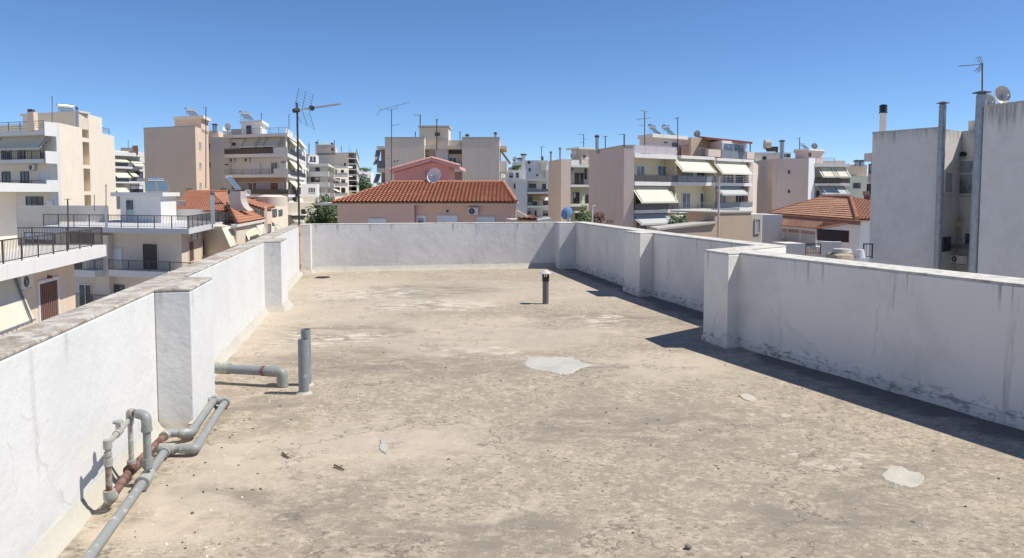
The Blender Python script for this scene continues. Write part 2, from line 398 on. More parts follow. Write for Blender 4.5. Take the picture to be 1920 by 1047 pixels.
def ridge(par, pts, mat, r=.12):
    m = MB()
    for a, b in zip(pts[:-1], pts[1:]):
        a = Vector(a); b = Vector(b); n = max(1, int((b - a).length / .4))
        for i in range(n): m.cyl(a.lerp(b, i / n) + Vector((0, 0, .06)), a.lerp(b, (i + 1.06) / n) + Vector((0, 0, .06)), r * 1.08, r * .92, n=8)
    return obj('ridge_tiles', m, mat, par)
def flue(par, p, Y, ytop, r=.12, mat=None, cap=True, name='flue_pipe'):
    a = at(p, Y); b = at((p[0], ytop), Y); m = MB().cyl(a - Vector((0, 0, .3)), b, r, n=12)
    o = obj(name, m, mat or GALV, par, smooth=True)
    if cap: obj('cowl', MB().cyl(b + Vector((0, 0, .003)), b + Vector((0, 0, .12)), r * 1.5, n=12).cyl(b + Vector((0, 0, .15)), b + Vector((0, 0, .3)), r * 1.6, r * .5, n=12), DKFRAME, o)
    return o
def leaves(name, par, c, rad, n, size, mat, seed=1, lumps=9):
    rnd = random.Random(seed); c = Vector(c); m = MB(); cl = []
    for i in range(lumps):
        d = Vector((rnd.gauss(0, 1), rnd.gauss(0, 1), rnd.gauss(0, 1))).normalized(); cl.append((c + Vector((d.x * rad[0], d.y * rad[1], d.z * rad[2])) * rnd.uniform(.35, .75), rnd.uniform(.35, .6)))
    for i in range(n):
        cc, k = rnd.choice(cl); d = Vector((rnd.gauss(0, 1), rnd.gauss(0, 1), rnd.gauss(0, 1))).normalized() * (rnd.random() ** .4)
        p = cc + Vector((d.x * rad[0], d.y * rad[1], d.z * rad[2])) * k
        a = Vector((rnd.gauss(0, 1), rnd.gauss(0, 1), rnd.gauss(0, .6))).normalized(); b = a.orthogonal().normalized(); s = size * rnd.uniform(.6, 1.4)
        m.add([p - a * s, p + b * s * .45, p + a * s, p - b * s * .45], [(0, 1, 2, 3)])
    return obj(name, m, mat, par)
def mk_leaf(name, c):
    k = NT(name); x = k.mix(k.noise(k.pos(), 3, 3), c, tuple(v * 2.2 for v in c)); k.col(x); k.rough(.6); return k.m
LEAF = mk_leaf('foliage', (.035, .065, .02)); LEAF2 = mk_leaf('light_foliage', (.06, .10, .03)); BARK = plain('bark', (.12, .085, .06), .9)
def tree(label, c, rad, gz, n, size, seed, mat=None, name='tree'):
    c = Vector(c); t = thing(name, label, 'tree', (c.x, c.y, gz)); m = MB().cyl((c.x, c.y, gz), (c.x, c.y, c.z), .28, .12, n=8); rnd = random.Random(seed)
    for i in range(7):
        a = rnd.uniform(0, 6.28); z = c.z - rad[2] * rnd.uniform(.2, .9); m.cyl((c.x, c.y, z), (c.x + math.cos(a) * rad[0] * .6, c.y + math.sin(a) * rad[1] * .6, z + rad[2] * .7), .09, .03, n=6)
    obj('trunk', m, BARK, t); leaves('crown', t, c, rad, n, size, mat or LEAF, seed, 14); return t
GZ = -12.6
# ================================================================ ground and own building
def struct(name, mb, mat, **k):
    o = obj(name, mb, mat, **k); o['kind'] = 'structure'; return o
k = NT('street_ground'); p_ = k.pos(); k.col(k.mix(k.noise(p_, .05, 5), (.34, .32, .29), (.50, .47, .43))); k.rough(.95)
struct('ground', MB().add([(-3000, -3000, GZ), (3000, -3000, GZ), (3000, 3000, GZ), (-3000, 3000, GZ)], [(0, 1, 2, 3)]), k.m)
LIN = [(-1.2, -1.6), (-2.40, 4.95), (-3.33, 9.93), (-4.26, 14.93)]
LOUT = [(-1.41, -1.6), (-2.61, 4.98), (-3.54, 9.97), (-4.50, 15.12)]
RNEAR = [(2.21, 7.55), (2.09, 8.03), (2.89, 8.75), (3.22, 8.68), (2.59, 8.15), (2.87, 7.3), (3.74, 5.25), (6.5, -1.6), (6.1, -1.6), (3.46, 4.95), (2.36, 7.65)]
HL, HR = .955, .985
deck = [(-1.41, -1.6), (-2.61, 4.98), (-3.54, 9.97), (-4.50, 15.12), (1.52, 16.22), (2.60, 10.97), (3.22, 8.68), (2.59, 8.15), (2.87, 7.3), (3.74, 5.25), (6.5, -1.6)]
struct('building_body', MB().prism(deck, GZ, -.25), GREYW)
# ---- terrace screed
k = NT('roof_screed'); P = k.pos()
warp = k.n('ShaderNodeTexNoise'); warp.inputs['Scale'].default_value = 1.6; warp.inputs['Detail'].default_value = 6; warp.inputs['Roughness'].default_value = .62; k.l(P, warp.inputs[0])
sub = k.n('ShaderNodeVectorMath', operation='SUBTRACT'); k.l(warp.outputs[1], sub.inputs[0]); sub.inputs[1].default_value = (.5, .5, .5)
mul = k.n('ShaderNodeVectorMath', operation='SCALE'); k.l(sub.outputs[0], mul.inputs[0]); mul.inputs['Scale'].default_value = 1.9
wp = k.n('ShaderNodeVectorMath', operation='ADD'); k.l(P, wp.inputs[0]); k.l(mul.outputs[0], wp.inputs[1]); WP = wp.outputs[0]
def blob(cx, cy, rx, ry, soft=.35):
    m = k.n('ShaderNodeMapping'); m.vector_type = 'POINT'; m.inputs['Location'].default_value = (-cx / rx, -cy / ry, 0); m.inputs['Scale'].default_value = (1 / rx, 1 / ry, 0)
    k.l(WP, m.inputs[0]); l = k.n('ShaderNodeVectorMath', operation='LENGTH'); k.l(m.outputs[0], l.inputs[0])
    return k.ramp(l.outputs['Value'], 1 + soft, 1 - soft, 0, 1)
def mx(*a):
    r = a[0]
    for b in a[1:]: r = k.math('MAXIMUM', r, b)
    return r
def fp(x, y): v = floor_at((x, y)); return v.x, v.y
Z(0, 0, 1)
sm = mx(blob(*fp(600, 570), 1.5, 3.6), blob(*fp(840, 625), 1.7, 1.1, .3), blob(*fp(700, 840), .85, .42, .5), blob(*fp(480, 860), .5, .55, .4), blob(*fp(1250, 690), .7, .5, .5),
        blob(*fp(1080, 620), .8, .5, .5), blob(*fp(1000, 545), 2.4, 1.3, .5), blob(*fp(350, 960), .35, .5, .4), blob(*fp(840, 560), .8, .8, .3), blob(*fp(920, 960), .25, .12, .5))
dk = mx(blob(*fp(800, 545), 1.1, .8, .5), blob(*fp(640, 625), .8, .6, .5), blob(*fp(690, 680), 1.1, .55, .6), blob(*fp(1150, 600), .8, .55, .4), blob(*fp(800, 572), .5, .35, .4), blob(*fp(500, 760), .35, .3, .6), blob(*fp(880, 1000), .5, .2, .6),
        blob(*fp(1640, 930), .25, .22, .6), blob(*fp(1190, 800), .6, .35, .7), blob(*fp(550, 950), .5, .2, .6), blob(*fp(1050, 690), .52, .36, .4), blob(*fp(1692, 895), .22, .17, .5), blob(*fp(1250, 800), .5, .5, .6), blob(*fp(1500, 960), .35, .2, .6))
pal = mx(blob(*fp(820, 572), .75, .55, .3), blob(*fp(1130, 602), .50, .38, .3), blob(*fp(690, 550), .9, .6, .4), blob(*fp(610, 636), .5, .25, .4), blob(*fp(900, 655), .35, .12, .4), blob(*fp(1590, 860), .2, .2, .3))
big = k.noise(P, .55, 5, .6, .8)
fineP = k.pos((1, 1, 1))
tr = k.noise(P, 13, 9, .74, .8); tr2 = k.noise(k.pos((.8, 1.3, 1)), 34, 6, .66, 1.2); gr = k.noise(P, 110, 3, .7); md = k.noise(P, 2.6, 8, .7, .5)
strk = k.noise(k.pos((1.0, 2.1, 1)), 2.6, 9, .72, .9)
SMC = (.52, .435, .33); RGH = (.37, .31, .24); DRK = (.17, .145, .115); LGT = (.58, .49, .37)
base = k.mix(k.ramp(md, .36, .64), (.305, .25, .185), (.44, .365, .268))
base = k.mix(k.ramp(tr, .36, .50, .55, 0), base, (.235, .20, .155))
base = k.mix(k.ramp(tr, .53, .62, 0, .65), base, LGT)
chip = k.math('MULTIPLY', k.ramp(tr2, .57, .59), k.ramp(md, .40, .52))
base = k.mix(k.math('MULTIPLY', chip, .85), base, DRK)
base = k.mix(k.math('MULTIPLY', k.ramp(tr2, .42, .40), .6), base, LGT)
rid = k.n('ShaderNodeTexNoise'); rid.noise_type = 'RIDGED_MULTIFRACTAL'; rid.inputs['Scale'].default_value = 16; rid.inputs['Detail'].default_value = 3; rid.inputs['Distortion'].default_value = 1.0; k.l(P, rid.inputs[0])
scr = k.math('MULTIPLY', k.ramp(rid.outputs[0], .70, .82), k.ramp(k.noise(P, 4.3, 3), .42, .52))
base = k.mix(k.math('MULTIPLY', scr, .6), base, DRK)
pv = k.n('ShaderNodeTexVoronoi'); pv.inputs['Scale'].default_value = 15; pv.inputs['Randomness'].default_value = 1; k.l(k.pos((1, 1.5, 1)), pv.inputs['Vector'])
pc = k.n('ShaderNodeSeparateColor'); k.l(pv.outputs['Color'], pc.inputs[0])
pit = k.math('MULTIPLY', k.math('MULTIPLY', k.ramp(pv.outputs['Distance'], .34, .24), k.ramp(pc.outputs[0], .74, .78)), k.ramp(md, .40, .55))
base = k.mix(k.math('MULTIPLY', pit, .85), base, DRK)
pl = k.math('MULTIPLY', k.math('MULTIPLY', k.ramp(pv.outputs['Distance'], .40, .25), k.ramp(pc.outputs[1], .86, .9)), .6)
base = k.mix(pl, base, LGT)
base = k.mix(k.ramp(strk, .54, .68, 0, .35), base, LGT)
smooth = k.mix(k.ramp(big, .35, .65), SMC, (.43, .365, .285)); smooth = k.mix(k.ramp(strk, .50, .64, 0, .45), smooth, (.37, .315, .25)); smooth = k.mix(k.ramp(k.noise(P, 4, 6, .6), .55, .68, 0, .5), smooth, LGT)
sm2 = k.math('MULTIPLY', sm, k.ramp(k.noise(P, 3.2, 6, .65, .6), .32, .5, .55, 1))
base = k.mix(k.math('MULTIPLY', sm2, .88), base, smooth)
base = k.mix(k.math('MULTIPLY', dk, k.ramp(strk, .62, .42, .1, .9)), base, (.235, .20, .155))
base = k.mix(k.math('MULTIPLY', pal, k.ramp(k.noise(k.pos((1, 2.2, 1)), 3.6, 8, .7, .5), .47, .55, 0, .85)), base, (.62, .55, .45))
fl = k.n('ShaderNodeTexVoronoi'); fl.inputs['Scale'].default_value = 7; k.l(WP, fl.inputs['Vector'])
flk = k.math('MULTIPLY', k.ramp(fl.outputs['Distance'], .13, .09), k.ramp(k.noise(P, .9, 3), .50, .56))
base = k.mix(k.math('MULTIPLY', flk, .8), base, (.60, .56, .48))
f2 = k.n('ShaderNodeTexVoronoi'); f2.inputs['Scale'].default_value = 5.3; k.l(P, f2.inputs['Vector'])
base = k.mix(k.math('MULTIPLY', k.ramp(f2.outputs['Distance'], .085, .06), k.ramp(k.noise(P, 1.7, 2), .5, .56)), base, (.09, .075, .06))
cr = k.n('ShaderNodeTexVoronoi'); cr.feature = 'DISTANCE_TO_EDGE'; cr.inputs['Scale'].default_value = .55; k.l(WP, cr.inputs['Vector'])
crk = k.math('MULTIPLY', k.ramp(cr.outputs['Distance'], .009, .003), k.ramp(k.noise(P, .8, 2), .44, .52))
base = k.mix(k.math('MULTIPLY', crk, .7), base, (.12, .10, .08))
base = k.mix(k.ramp(gr, .35, .7, 0, .30), base, (.22, .18, .14))
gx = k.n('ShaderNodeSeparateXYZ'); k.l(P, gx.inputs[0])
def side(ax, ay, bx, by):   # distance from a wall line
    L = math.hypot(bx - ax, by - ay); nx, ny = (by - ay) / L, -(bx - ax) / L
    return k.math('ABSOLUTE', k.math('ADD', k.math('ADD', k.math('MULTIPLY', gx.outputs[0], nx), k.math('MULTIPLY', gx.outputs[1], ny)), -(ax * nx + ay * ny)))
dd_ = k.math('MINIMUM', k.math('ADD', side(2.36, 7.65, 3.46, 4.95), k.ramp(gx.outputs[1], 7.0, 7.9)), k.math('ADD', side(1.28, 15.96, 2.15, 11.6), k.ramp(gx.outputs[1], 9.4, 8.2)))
grime_shade = k.ramp(k.math('SUBTRACT', dd_, k.math('MULTIPLY', k.noise(P, 2.3, 6, .65), .7)), .06, -.16)
base = k.mix(k.math('MULTIPLY', grime_shade, .8), base, (.115, .10, .09))  # grime along the right walls, also painting their floor shadow darker
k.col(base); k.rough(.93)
inv = k.math('SUBTRACT', 1, k.math('MULTIPLY', sm2, .8))
hgt = k.math('ADD', k.math('MULTIPLY', k.math('ADD', k.math('MULTIPLY', tr, .6), k.math('MULTIPLY', tr2, .35)), inv), k.math('MULTIPLY', gr, .10))
k.bump(hgt, .022, .6)
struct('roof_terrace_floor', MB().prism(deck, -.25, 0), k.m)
# ---- parapet plaster
def wallmat(name, c, dirt, mould):
    k = NT(name); P = k.pos(); z = k.n('ShaderNodeSeparateXYZ'); g = k.n('ShaderNodeNewGeometry'); k.l(g.outputs['Position'], z.inputs[0]); zz = z.outputs[2]
    st = k.noise(k.pos((1, 1, .13)), 4.5, 6, .65, .4); bl = k.noise(P, 1.3, 6, .62, .5)
    x = k.mix(k.ramp(bl, .38, .68, 0, dirt), c, tuple(v * .72 for v in c))
    x = k.mix(k.math('MULTIPLY', k.ramp(st, .58, .74), dirt * 1.3), x, (c[0] * .5, c[1] * .49, c[2] * .47))
    # drips that start at the coping
    dr = k.math('MULTIPLY', k.ramp(k.noise(k.pos((1, 1, .02)), 9, 3, .6), .60, .72), k.ramp(zz, .72, .96))
    x = k.mix(k.math('MULTIPLY', dr, dirt * 1.5), x, (.16, .155, .14))
    # hairline cracks
    wv = k.n('ShaderNodeTexNoise'); wv.inputs['Scale'].default_value = 3; wv.inputs['Detail'].default_value = 5; k.l(P, wv.inputs[0])
    ad = k.n('ShaderNodeVectorMath', operation='ADD'); sc_ = k.n('ShaderNodeVectorMath', operation='SCALE'); sc_.inputs['Scale'].default_value = .35; k.l(wv.outputs[1], sc_.inputs[0]); k.l(P, ad.inputs[0]); k.l(sc_.outputs[0], ad.inputs[1])
    v = k.n('ShaderNodeTexVoronoi'); v.feature = 'DISTANCE_TO_EDGE'; v.inputs['Scale'].default_value = .85; k.l(ad.outputs[0], v.inputs['Vector'])
    ck = k.math('MULTIPLY', k.ramp(v.outputs['Distance'], .0045, .0015), k.ramp(k.noise(P, 1.1, 2), .47, .55))
    x = k.mix(k.math('MULTIPLY', ck, .28), x, (.22, .20, .17))
    # flaked spots
    sp = k.math('MULTIPLY', k.ramp(k.noise(P, 26, 4, .6, .5), .69, .73), k.ramp(k.noise(P, 1.4, 2), .5, .62))
    x = k.mix(k.math('MULTIPLY', sp, .6), x, (.30, .28, .24))
    # mould just above the floor, in broken patches
    mo = k.math('MULTIPLY', k.ramp(k.noise(k.pos((1, 1, 2.2)), 8, 7, .72, .6), .50, .60), k.ramp(zz, .20, .03))
    x = k.mix(k.math('MULTIPLY', mo, mould), x, (.10, .095, .085))
    x = k.mix(k.ramp(zz, .12, .0, 0, .35), x, (.66, .58, .45))
    k.col(x); k.rough(.85); k.bump(k.math('ADD', k.noise(P, 5, 4), k.math('MULTIPLY', k.noise(P, 30, 4), .25)), .02, .45); return k.m
WL = wallmat('white_parapet_paint', (.685, .68, .65), .22, .15); WF = wallmat('far_parapet_paint', (.72, .70, .665), .45, .3); WR = wallmat('right_parapet_paint', (.84, .785, .70), .5, .8)
k = NT('coping_lichen'); P = k.pos(); a = k.noise(P, 3.2, 8, .7, .9); b = k.noise(P, 14, 7, .72, .8); c_ = k.noise(k.pos((4, .7, 1)), 2.5, 5, .6)
x = k.mix(k.ramp(a, .40, .60), (.58, .54, .46), (.35, .30, .24)); x = k.mix(k.ramp(b, .50, .62, 0, .75), x, (.21, .175, .14)); x = k.mix(k.ramp(b, .42, .30, 0, .6), x, (.70, .67, .60)); x = k.mix(k.ramp(c_, .5, .7, 0, .5), x, (.66, .63, .56))
k.col(x); k.rough(.95); k.bump(b, .03, .6); COPL = k.m
k = NT('coping_pale'); P = k.pos(); b = k.noise(P, 11, 7, .7, .6); x = k.mix(k.ramp(b, .46, .64, 0, .75), (.60, .57, .50), (.30, .27, .22)); k.col(x); k.rough(.9); k.bump(b, .02, .5); COPR = k.m
CREAMF = plaster('cream_fillet', (.47, .44, .37), .6, .1, 5)
def parapet(label, polys, h, wm, cm, loc, fil):
    t = thing('parapet_wall', label, 'parapet', (loc[0], loc[1], 0), 'plastered parapet walls of the roof terrace')
    for i, (nm, pl) in enumerate(polys):
        o = obj(nm, MB().prism(pl, -.02, h - .02), wm, t, bevel=.008)
        obj('coping', MB().prism(pl, h - .02 + .0005, h), cm, t if nm == 'wall' else o, bevel=.006)
    for path, s, left in fil:
        m = MB(); n = len(path); vs = []
        for i, p in enumerate(path):
            p = Vector(p); d = (Vector(path[min(i + 1, n - 1)]) - Vector(path[max(i - 1, 0)])).normalized(); nn = Vector((d.y, -d.x)) * (1 if left else -1); sj = s
            vs += [(p.x - nn.x * .02, p.y - nn.y * .02, -.01), (p.x - nn.x * .02, p.y - nn.y * .02, sj), (p.x + nn.x * .004, p.y + nn.y * .004, sj), (p.x + nn.x * sj * .45, p.y + nn.y * sj * .45, sj * .35), (p.x + nn.x * sj, p.y + nn.y * sj, -.01)]
        fs = [(5 * i + a, 5 * i + (a + 1) % 5, 5 * i + 5 + (a + 1) % 5, 5 * i + 5 + a) for i in range(n - 1) for a in range(5)] + [(0, 1, 2, 3, 4), tuple(5 * (n - 1) + a for a in (4, 3, 2, 1, 0))]
        obj('mortar_fillet', m.add(vs, fs), CREAMF if wm is not WR else wm, t, smooth=True)
    return t
def densify(path, step=.25, amp=.012, seed=3):
    rnd = random.Random(seed); out = []
    for a, b in zip(path[:-1], path[1:]):
        a = Vector(a); b = Vector(b); n = max(1, int((b - a).length / step)); nn = Vector(((b - a).y, -(b - a).x)).normalized()
        for i in range(n): out.append(tuple(a.lerp(b, i / n) + nn * rnd.uniform(-amp, amp) * (i > 0)))
    return out + [path[-1]]
B1 = [(-2.395, 4.93), (-2.17, 4.97), (-2.30, 5.66), (-2.53, 5.68)]
B2 = [(-3.33, 9.90), (-3.10, 9.93), (-3.21, 10.55), (-3.45, 10.57)]
parapet('long bright white parapet on the left with brown stained top and two buttresses', [('wall', LIN + LOUT[::-1]), ('buttress', B1), ('buttress', B2)], HL, WL, COPL, (-2.5, 5),
        [(densify([(-1.2, -1.6), (-2.395, 4.9)]), .08, True), (densify([(-2.16, 4.9), (-2.17, 4.99), (-2.29, 5.65)]), .05, True), (densify([(-2.53, 5.68), (-3.32, 9.90)]), .075, True), (densify([(-3.33, 9.90), (-3.10, 9.93), (-3.21, 10.55)], .15), .09, True), (densify([(-3.44, 10.57), (-4.26, 14.9)]), .09, True)])
PL = [(-4.09, 14.93), (-3.84, 14.66 + .0), (-3.80, 15.03), (-4.04, 15.0)]
parapet('low white parapet straight ahead across the far end of the roof', [('wall', [(-4.26, 14.935), (-4.50, 15.125), (1.52, 16.22), (1.57, 16.0), (1.28, 15.96)]), ('pilaster', [(-4.255, 14.925), (-4.22, 14.70), (-4.01, 14.74), (-4.05, 14.975)]), ('pilaster', [(.985, 15.55), (1.355, 15.62), (1.29, 15.965), (.92, 15.905)])], HR - .012, WF, COPR, (-1.5, 15.5),
        [(densify([(-4.03, 14.965), (.95, 15.90)]), .10, True), ([(-4.23, 14.70), (-4.00, 14.74), (-4.03, 14.96)], .06, True)])
parapet('grey white parapet along the far right side, with a slim buttress halfway', [('wall', [(1.285, 15.955), (2.15, 11.6), (2.885, 8.76), (3.215, 8.69), (2.60, 10.97), (1.575, 15.99)]), ('buttress', [(2.185, 11.45), (1.96, 11.35), (1.83, 12.05), (2.08, 12.0)])], HR, WR, COPR, (2.1, 12),
        [(densify([(1.30, 15.9), (2.15, 11.6), (2.88, 8.76)]), .08, False), (densify([(1.83, 12.05), (1.96, 11.35), (2.2, 11.42)], .1), .09, False)])
parapet('near right grey white parapet with cracks and mould along its foot', [('wall', RNEAR)], HR, WR, COPR, (3.4, 5),
        [(densify([(2.09, 8.03), (2.21, 7.55), (2.36, 7.65)], .08), .05, False), (densify([(2.36, 7.65), (3.46, 4.95), (6.1, -1.6)]), .08, False)])
# ---- mortar patches (thin repairs on the screed)
PATCHM = plaster('pale_patch', (.46, .445, .385), .9, 0, 12); PATCHC = plaster('cream_patch', (.50, .46, .38), .9, 0, 12)
def patch(label, pts, mat, seed):
    rnd = random.Random(seed); P = [floor_at(p) for p in pts]; out = []; n = len(P)
    for i in range(n):
        a, b = P[i], P[(i + 1) % n]
        for j in range(5): t = j / 5; jt = min(.02, (P[0] - P[n // 2]).length * .04); out.append(V2(a.lerp(b, t)) + Vector((rnd.uniform(-jt, jt), rnd.uniform(-jt, jt))) * (1 if j else .3))
    c = sum(out, Vector((0, 0))) / len(out); m = MB(); N = len(out)
    vs = [(p.x, p.y, .001) for p in out] + [((p + (c - p) * .06).x, (p + (c - p) * .06).y, .006) for p in out]
    m.add(vs, [(i, (i + 1) % N, N + (i + 1) % N, N + i) for i in range(N)] + [tuple(range(N, 2 * N))])
    return tagp(obj('mortar_patch', m, mat), label, 'floor patch', 'pale repair patches on the roof floor')
Z(560, 500, 2.5946)
patch('largest pale grey green mortar patch, ragged, in the middle of the floor', [(1098, 435), (1130, 442), (1240, 440), (1330, 442), (1372, 465), (1437, 483), (1372, 495), (1330, 522), (1270, 528), (1225, 515), (1160, 505), (1108, 490)], PATCHM, 1)
Z(1420, 640, 2.572)
patch('rounded cream mortar patch at the lower right of the floor', [(597, 648), (632, 612), (690, 602), (740, 630), (790, 640), (808, 665), (795, 690), (732, 708), (660, 692), (615, 672)], PATCHC, 2)
patch('tiny angular cream patch near the shadow of the right parapet', [(112, 362), (128, 352), (160, 358), (170, 366), (140, 372), (112, 372)], PATCHC, 4)
Z(1000, 640, 2.572)
patch('small oval cream patch close to the right hand shadow edge', [(988, 262), (1022, 253), (1060, 266), (1076, 284), (1050, 293), (1012, 282)], PATCHC, 3)
Z(400, 700, 3.017)
patch('small white sliver of mortar on the smooth beige area', [(940, 380), (978, 378), (985, 410), (975, 462), (945, 440), (948, 405)], PATCHM, 5)
# ---- debris
TW = plain('dry_twig', (.12, .09, .05), .9)
def twig(label, a, b):
    a = floor_at(a, .012); b = floor_at(b, .008); m = MB().cyl(a, b, .007, .004, n=6); c = a.lerp(b, .45); m.cyl(c, c + Vector((.02, .015, .006)), .004, .002, n=5).cyl(a.lerp(b, .7), a.lerp(b, .7) + Vector((-.015, .012, .004)), .005, .002, n=5)
    tagp(obj('twig', m, TW), label, 'twig', 'bits of dry plant on the roof floor')
twig('short dry twig lying left of centre on the beige floor', (390, 450), (427, 478)); twig('darker curled twig right of the first one on the beige floor', (685, 520), (740, 546))
Z(1000, 640, 2.572)
c = floor_at((745, 990), .012); m = MB(); bm_ = bmesh.new(); bmesh.ops.create_icosphere(bm_, subdivisions=2, radius=.014)
m.add([c + Vector((v.co.x * 1.2, v.co.y, v.co.z * .75)) * (1 + .35 * noise.noise(v.co * 40)) for v in bm_.verts], [tuple(v.index for v in f.verts) for f in bm_.faces]); bm_.free()
tagp(obj('stone', m, plain('pebble', (.20, .18, .15), .9), smooth=True), 'small rounded pebble at the bottom edge of the floor', 'stone')
rnd = random.Random(11); FLK = plaster('paint_flake', (.66, .62, .54), .2, 0, 5)
m = MB(); m2 = MB()
for i in range(520):
    u = rnd.random(); Y = 2.2 + 11 * u ** 1.6; X = rnd.uniform(-1.9 - (Y - 3) * .17, 3.6 - (Y - 3) * .22) if rnd.random() < .6 else rnd.uniform(-1.8 - (Y - 3) * .15, -1.2)
    if Y < 7.6 and X > 3.3 - (Y - 4.9) * .4: continue
    r = rnd.uniform(.003, .010) ; a0 = rnd.uniform(0, 6.28); N = 6; mm = m if rnd.random() < .45 else m2
    ring = [(X + math.cos(a0 + j * 1.047) * r * rnd.uniform(.5, 1.3), Y + math.sin(a0 + j * 1.047) * r * rnd.uniform(.5, 1.3)) for j in range(N)]
    hh = r * .7; mm.add([(a, b, .0005) for a, b in ring] + [(X + (a - X) * .6, Y + (b - Y) * .6, hh) for a, b in ring], [(j, (j + 1) % N, N + (j + 1) % N, N + j) for j in range(N)] + [tuple(range(N, 2 * N))])
g1 = obj('paint_flakes', m, FLK); tagp(g1, 'scattered pale flakes of paint and mortar over the roof floor', 'debris', kind='stuff')
g2 = obj('grit', m2, plain('dark_grit', (.10, .085, .07), .9)); tagp(g2, 'scattered dark crumbs and grit over the roof floor', 'debris', kind='stuff')
# ---- pipes
def pvcmat(name, c, scuff):
    k = NT(name); P = k.pos(); x = k.mix(k.ramp(k.noise(P, 16, 6, .65, .5), .56, .66, 0, scuff), c, (.60, .57, .50)); x = k.mix(k.ramp(k.noise(P, 34, 4, .6), .62, .7, 0, .5), x, (.17, .15, .13)); k.col(x); k.rough(.5); k.bump(k.noise(P, 40, 3), .004, .4); return k.m
PVC = pvcmat('grey_pvc', (.25, .26, .245), .5); PVCB = pvcmat('blue_grey_pvc', (.22, .24, .255), .35)
PVCW = pvcmat('mortared_pvc', (.33, .33, .29), .8)
k = NT('rusty_iron'); P = k.pos(); x = k.mix(k.ramp(k.noise(P, 20, 6, .7), .4, .6), (.11, .05, .035), (.21, .12, .085)); x = k.mix(k.ramp(k.noise(P, 9, 4), .6, .7, 0, .7), x, (.38, .36, .31)); k.col(x); k.rough(.85); k.bump(k.noise(P, 60, 3), .005, .6); RUST = k.m
def collar(par, a, d, r, l=.03, mat=None, name='pipe_collar'):
    a = Vector(a); d = Vector(d).normalized() * l / 2; return obj(name, MB().cyl(a - d, a + d, r, n=18), mat or PVC, par, smooth=True)
Z(150, 660, 2.706)
zf = .045; rg = .0245
A = floor_at((40, 1050), zf); B = floor_at((335, 640), zf); C = floor_at((440, 492), zf); D = floor_at((585, 492), zf); E_ = floor_at((735, 258), zf); G = floor_at((680, 246), zf)
Ab = A - (B - A).normalized() * 2.5
t = thing('drain_pipe', 'long grey plastic pipe along the foot of the left parapet, bending round the buttress', 'pipe', (B.x, B.y, 0), 'plumbing along the left parapet')
obj('pipe', MB().tube([Ab, A, B, C], rg, .03), PVC, t, smooth=True)
obj('pipe', MB().tube([C, D, E_], rg, .075, n=14), PVC, t, smooth=True)
J = C; collar(t, C, D - C, rg * 1.35, .10, PVCW, 'tee_fitting'); collar(t, C.lerp(D, .62), D - C, rg * 1.2, .05); obj('elbow_fitting', MB().tube([C.lerp(D, .75), D, D.lerp(E_, .12)], rg * 1.22, .09, n=16), PVC, t, smooth=True)
collar(t, B, B - A, rg * 1.45, .12, PVCW, 'tee_fitting'); collar(t, B - (B - A).normalized() * .075, B - A, rg * 1.6, .03); collar(t, C - (C - B).normalized() * .06, C - B, rg * 1.35, .05)
# inner return run round the buttress
G2 = floor_at((562, 412), .055); G3 = floor_at((437, 412), .075)
obj('pipe', MB().tube([E_, G], .024, .01), PVC, t, smooth=True); collar(t, E_, E_ - D, .036, .05, PVC, 'elbow_fitting'); collar(t, G, G - G2, .034, .05, PVC, 'elbow_fitting')
ie = (G - G2).normalized(); obj('pipe', MB().tube([G, G2, G3], .027, .05, n=14), PVC, t, smooth=True); obj('elbow_fitting', MB().tube([G2 + ie * .07, G2, G2 + (G3 - G2).normalized() * .07], .034, .06, n=16), PVC, t, smooth=True)
stub = floor_at((663, 246), .055); obj('pipe', MB().tube([G, stub + (stub - G) * 1.2], .02, .01), PVC, t, smooth=True)
# riser loop
T0 = Vector((B.x, B.y, zf)); T1 = at((358, 320), B.y * 1.005); T1 = Vector((B.x + .012, B.y, T1.z)); lp = at((247, 315), B.y); Lb = floor_at((262, 590), .075); Lt = Vector((Lb.x, Lb.y, T1.z + .005))
t2 = thing('riser_loop', 'grey plastic pipe loop rising from the tee near the left parapet', 'pipe', (B.x, B.y, 0), 'plumbing along the left parapet')
obj('pipe', MB().tube([T0 + Vector((.012, 0, .05)), T1, T1.lerp(Lt, .55)], .0205, .06, n=16), PVC, t2, smooth=True)
dd = (Lt - T1).normalized(); obj('elbow_fitting', MB().tube([T1 - Vector((0, 0, .075)), T1, T1 + dd * .07], .0265, .055, n=16), PVC, t2, smooth=True)
collar(t2, T1 - Vector((0, 0, .075)), (0, 0, 1), .029, .018); collar(t2, T0 + Vector((.012, 0, .085)), (0, 0, 1), .028, .05)
obj('iron_nipple', MB().cyl(T1 + dd * .075, Lt - dd * .03, .016, n=14), RUST, t2, smooth=True)
obj('elbow_fitting', MB().tube([Lt - dd * .04, Lt, Lt - Vector((0, 0, .05))], .021, .03, n=14), PVCW, t2, smooth=True)
obj('pipe', MB().tube([Lt - Vector((0, 0, .05)), Lb], .014, .01), PVCW, t2, smooth=True); collar(t2, Lb + Vector((0, 0, .02)), (0, 0, 1), .023, .05, PVCW, 'elbow_fitting')
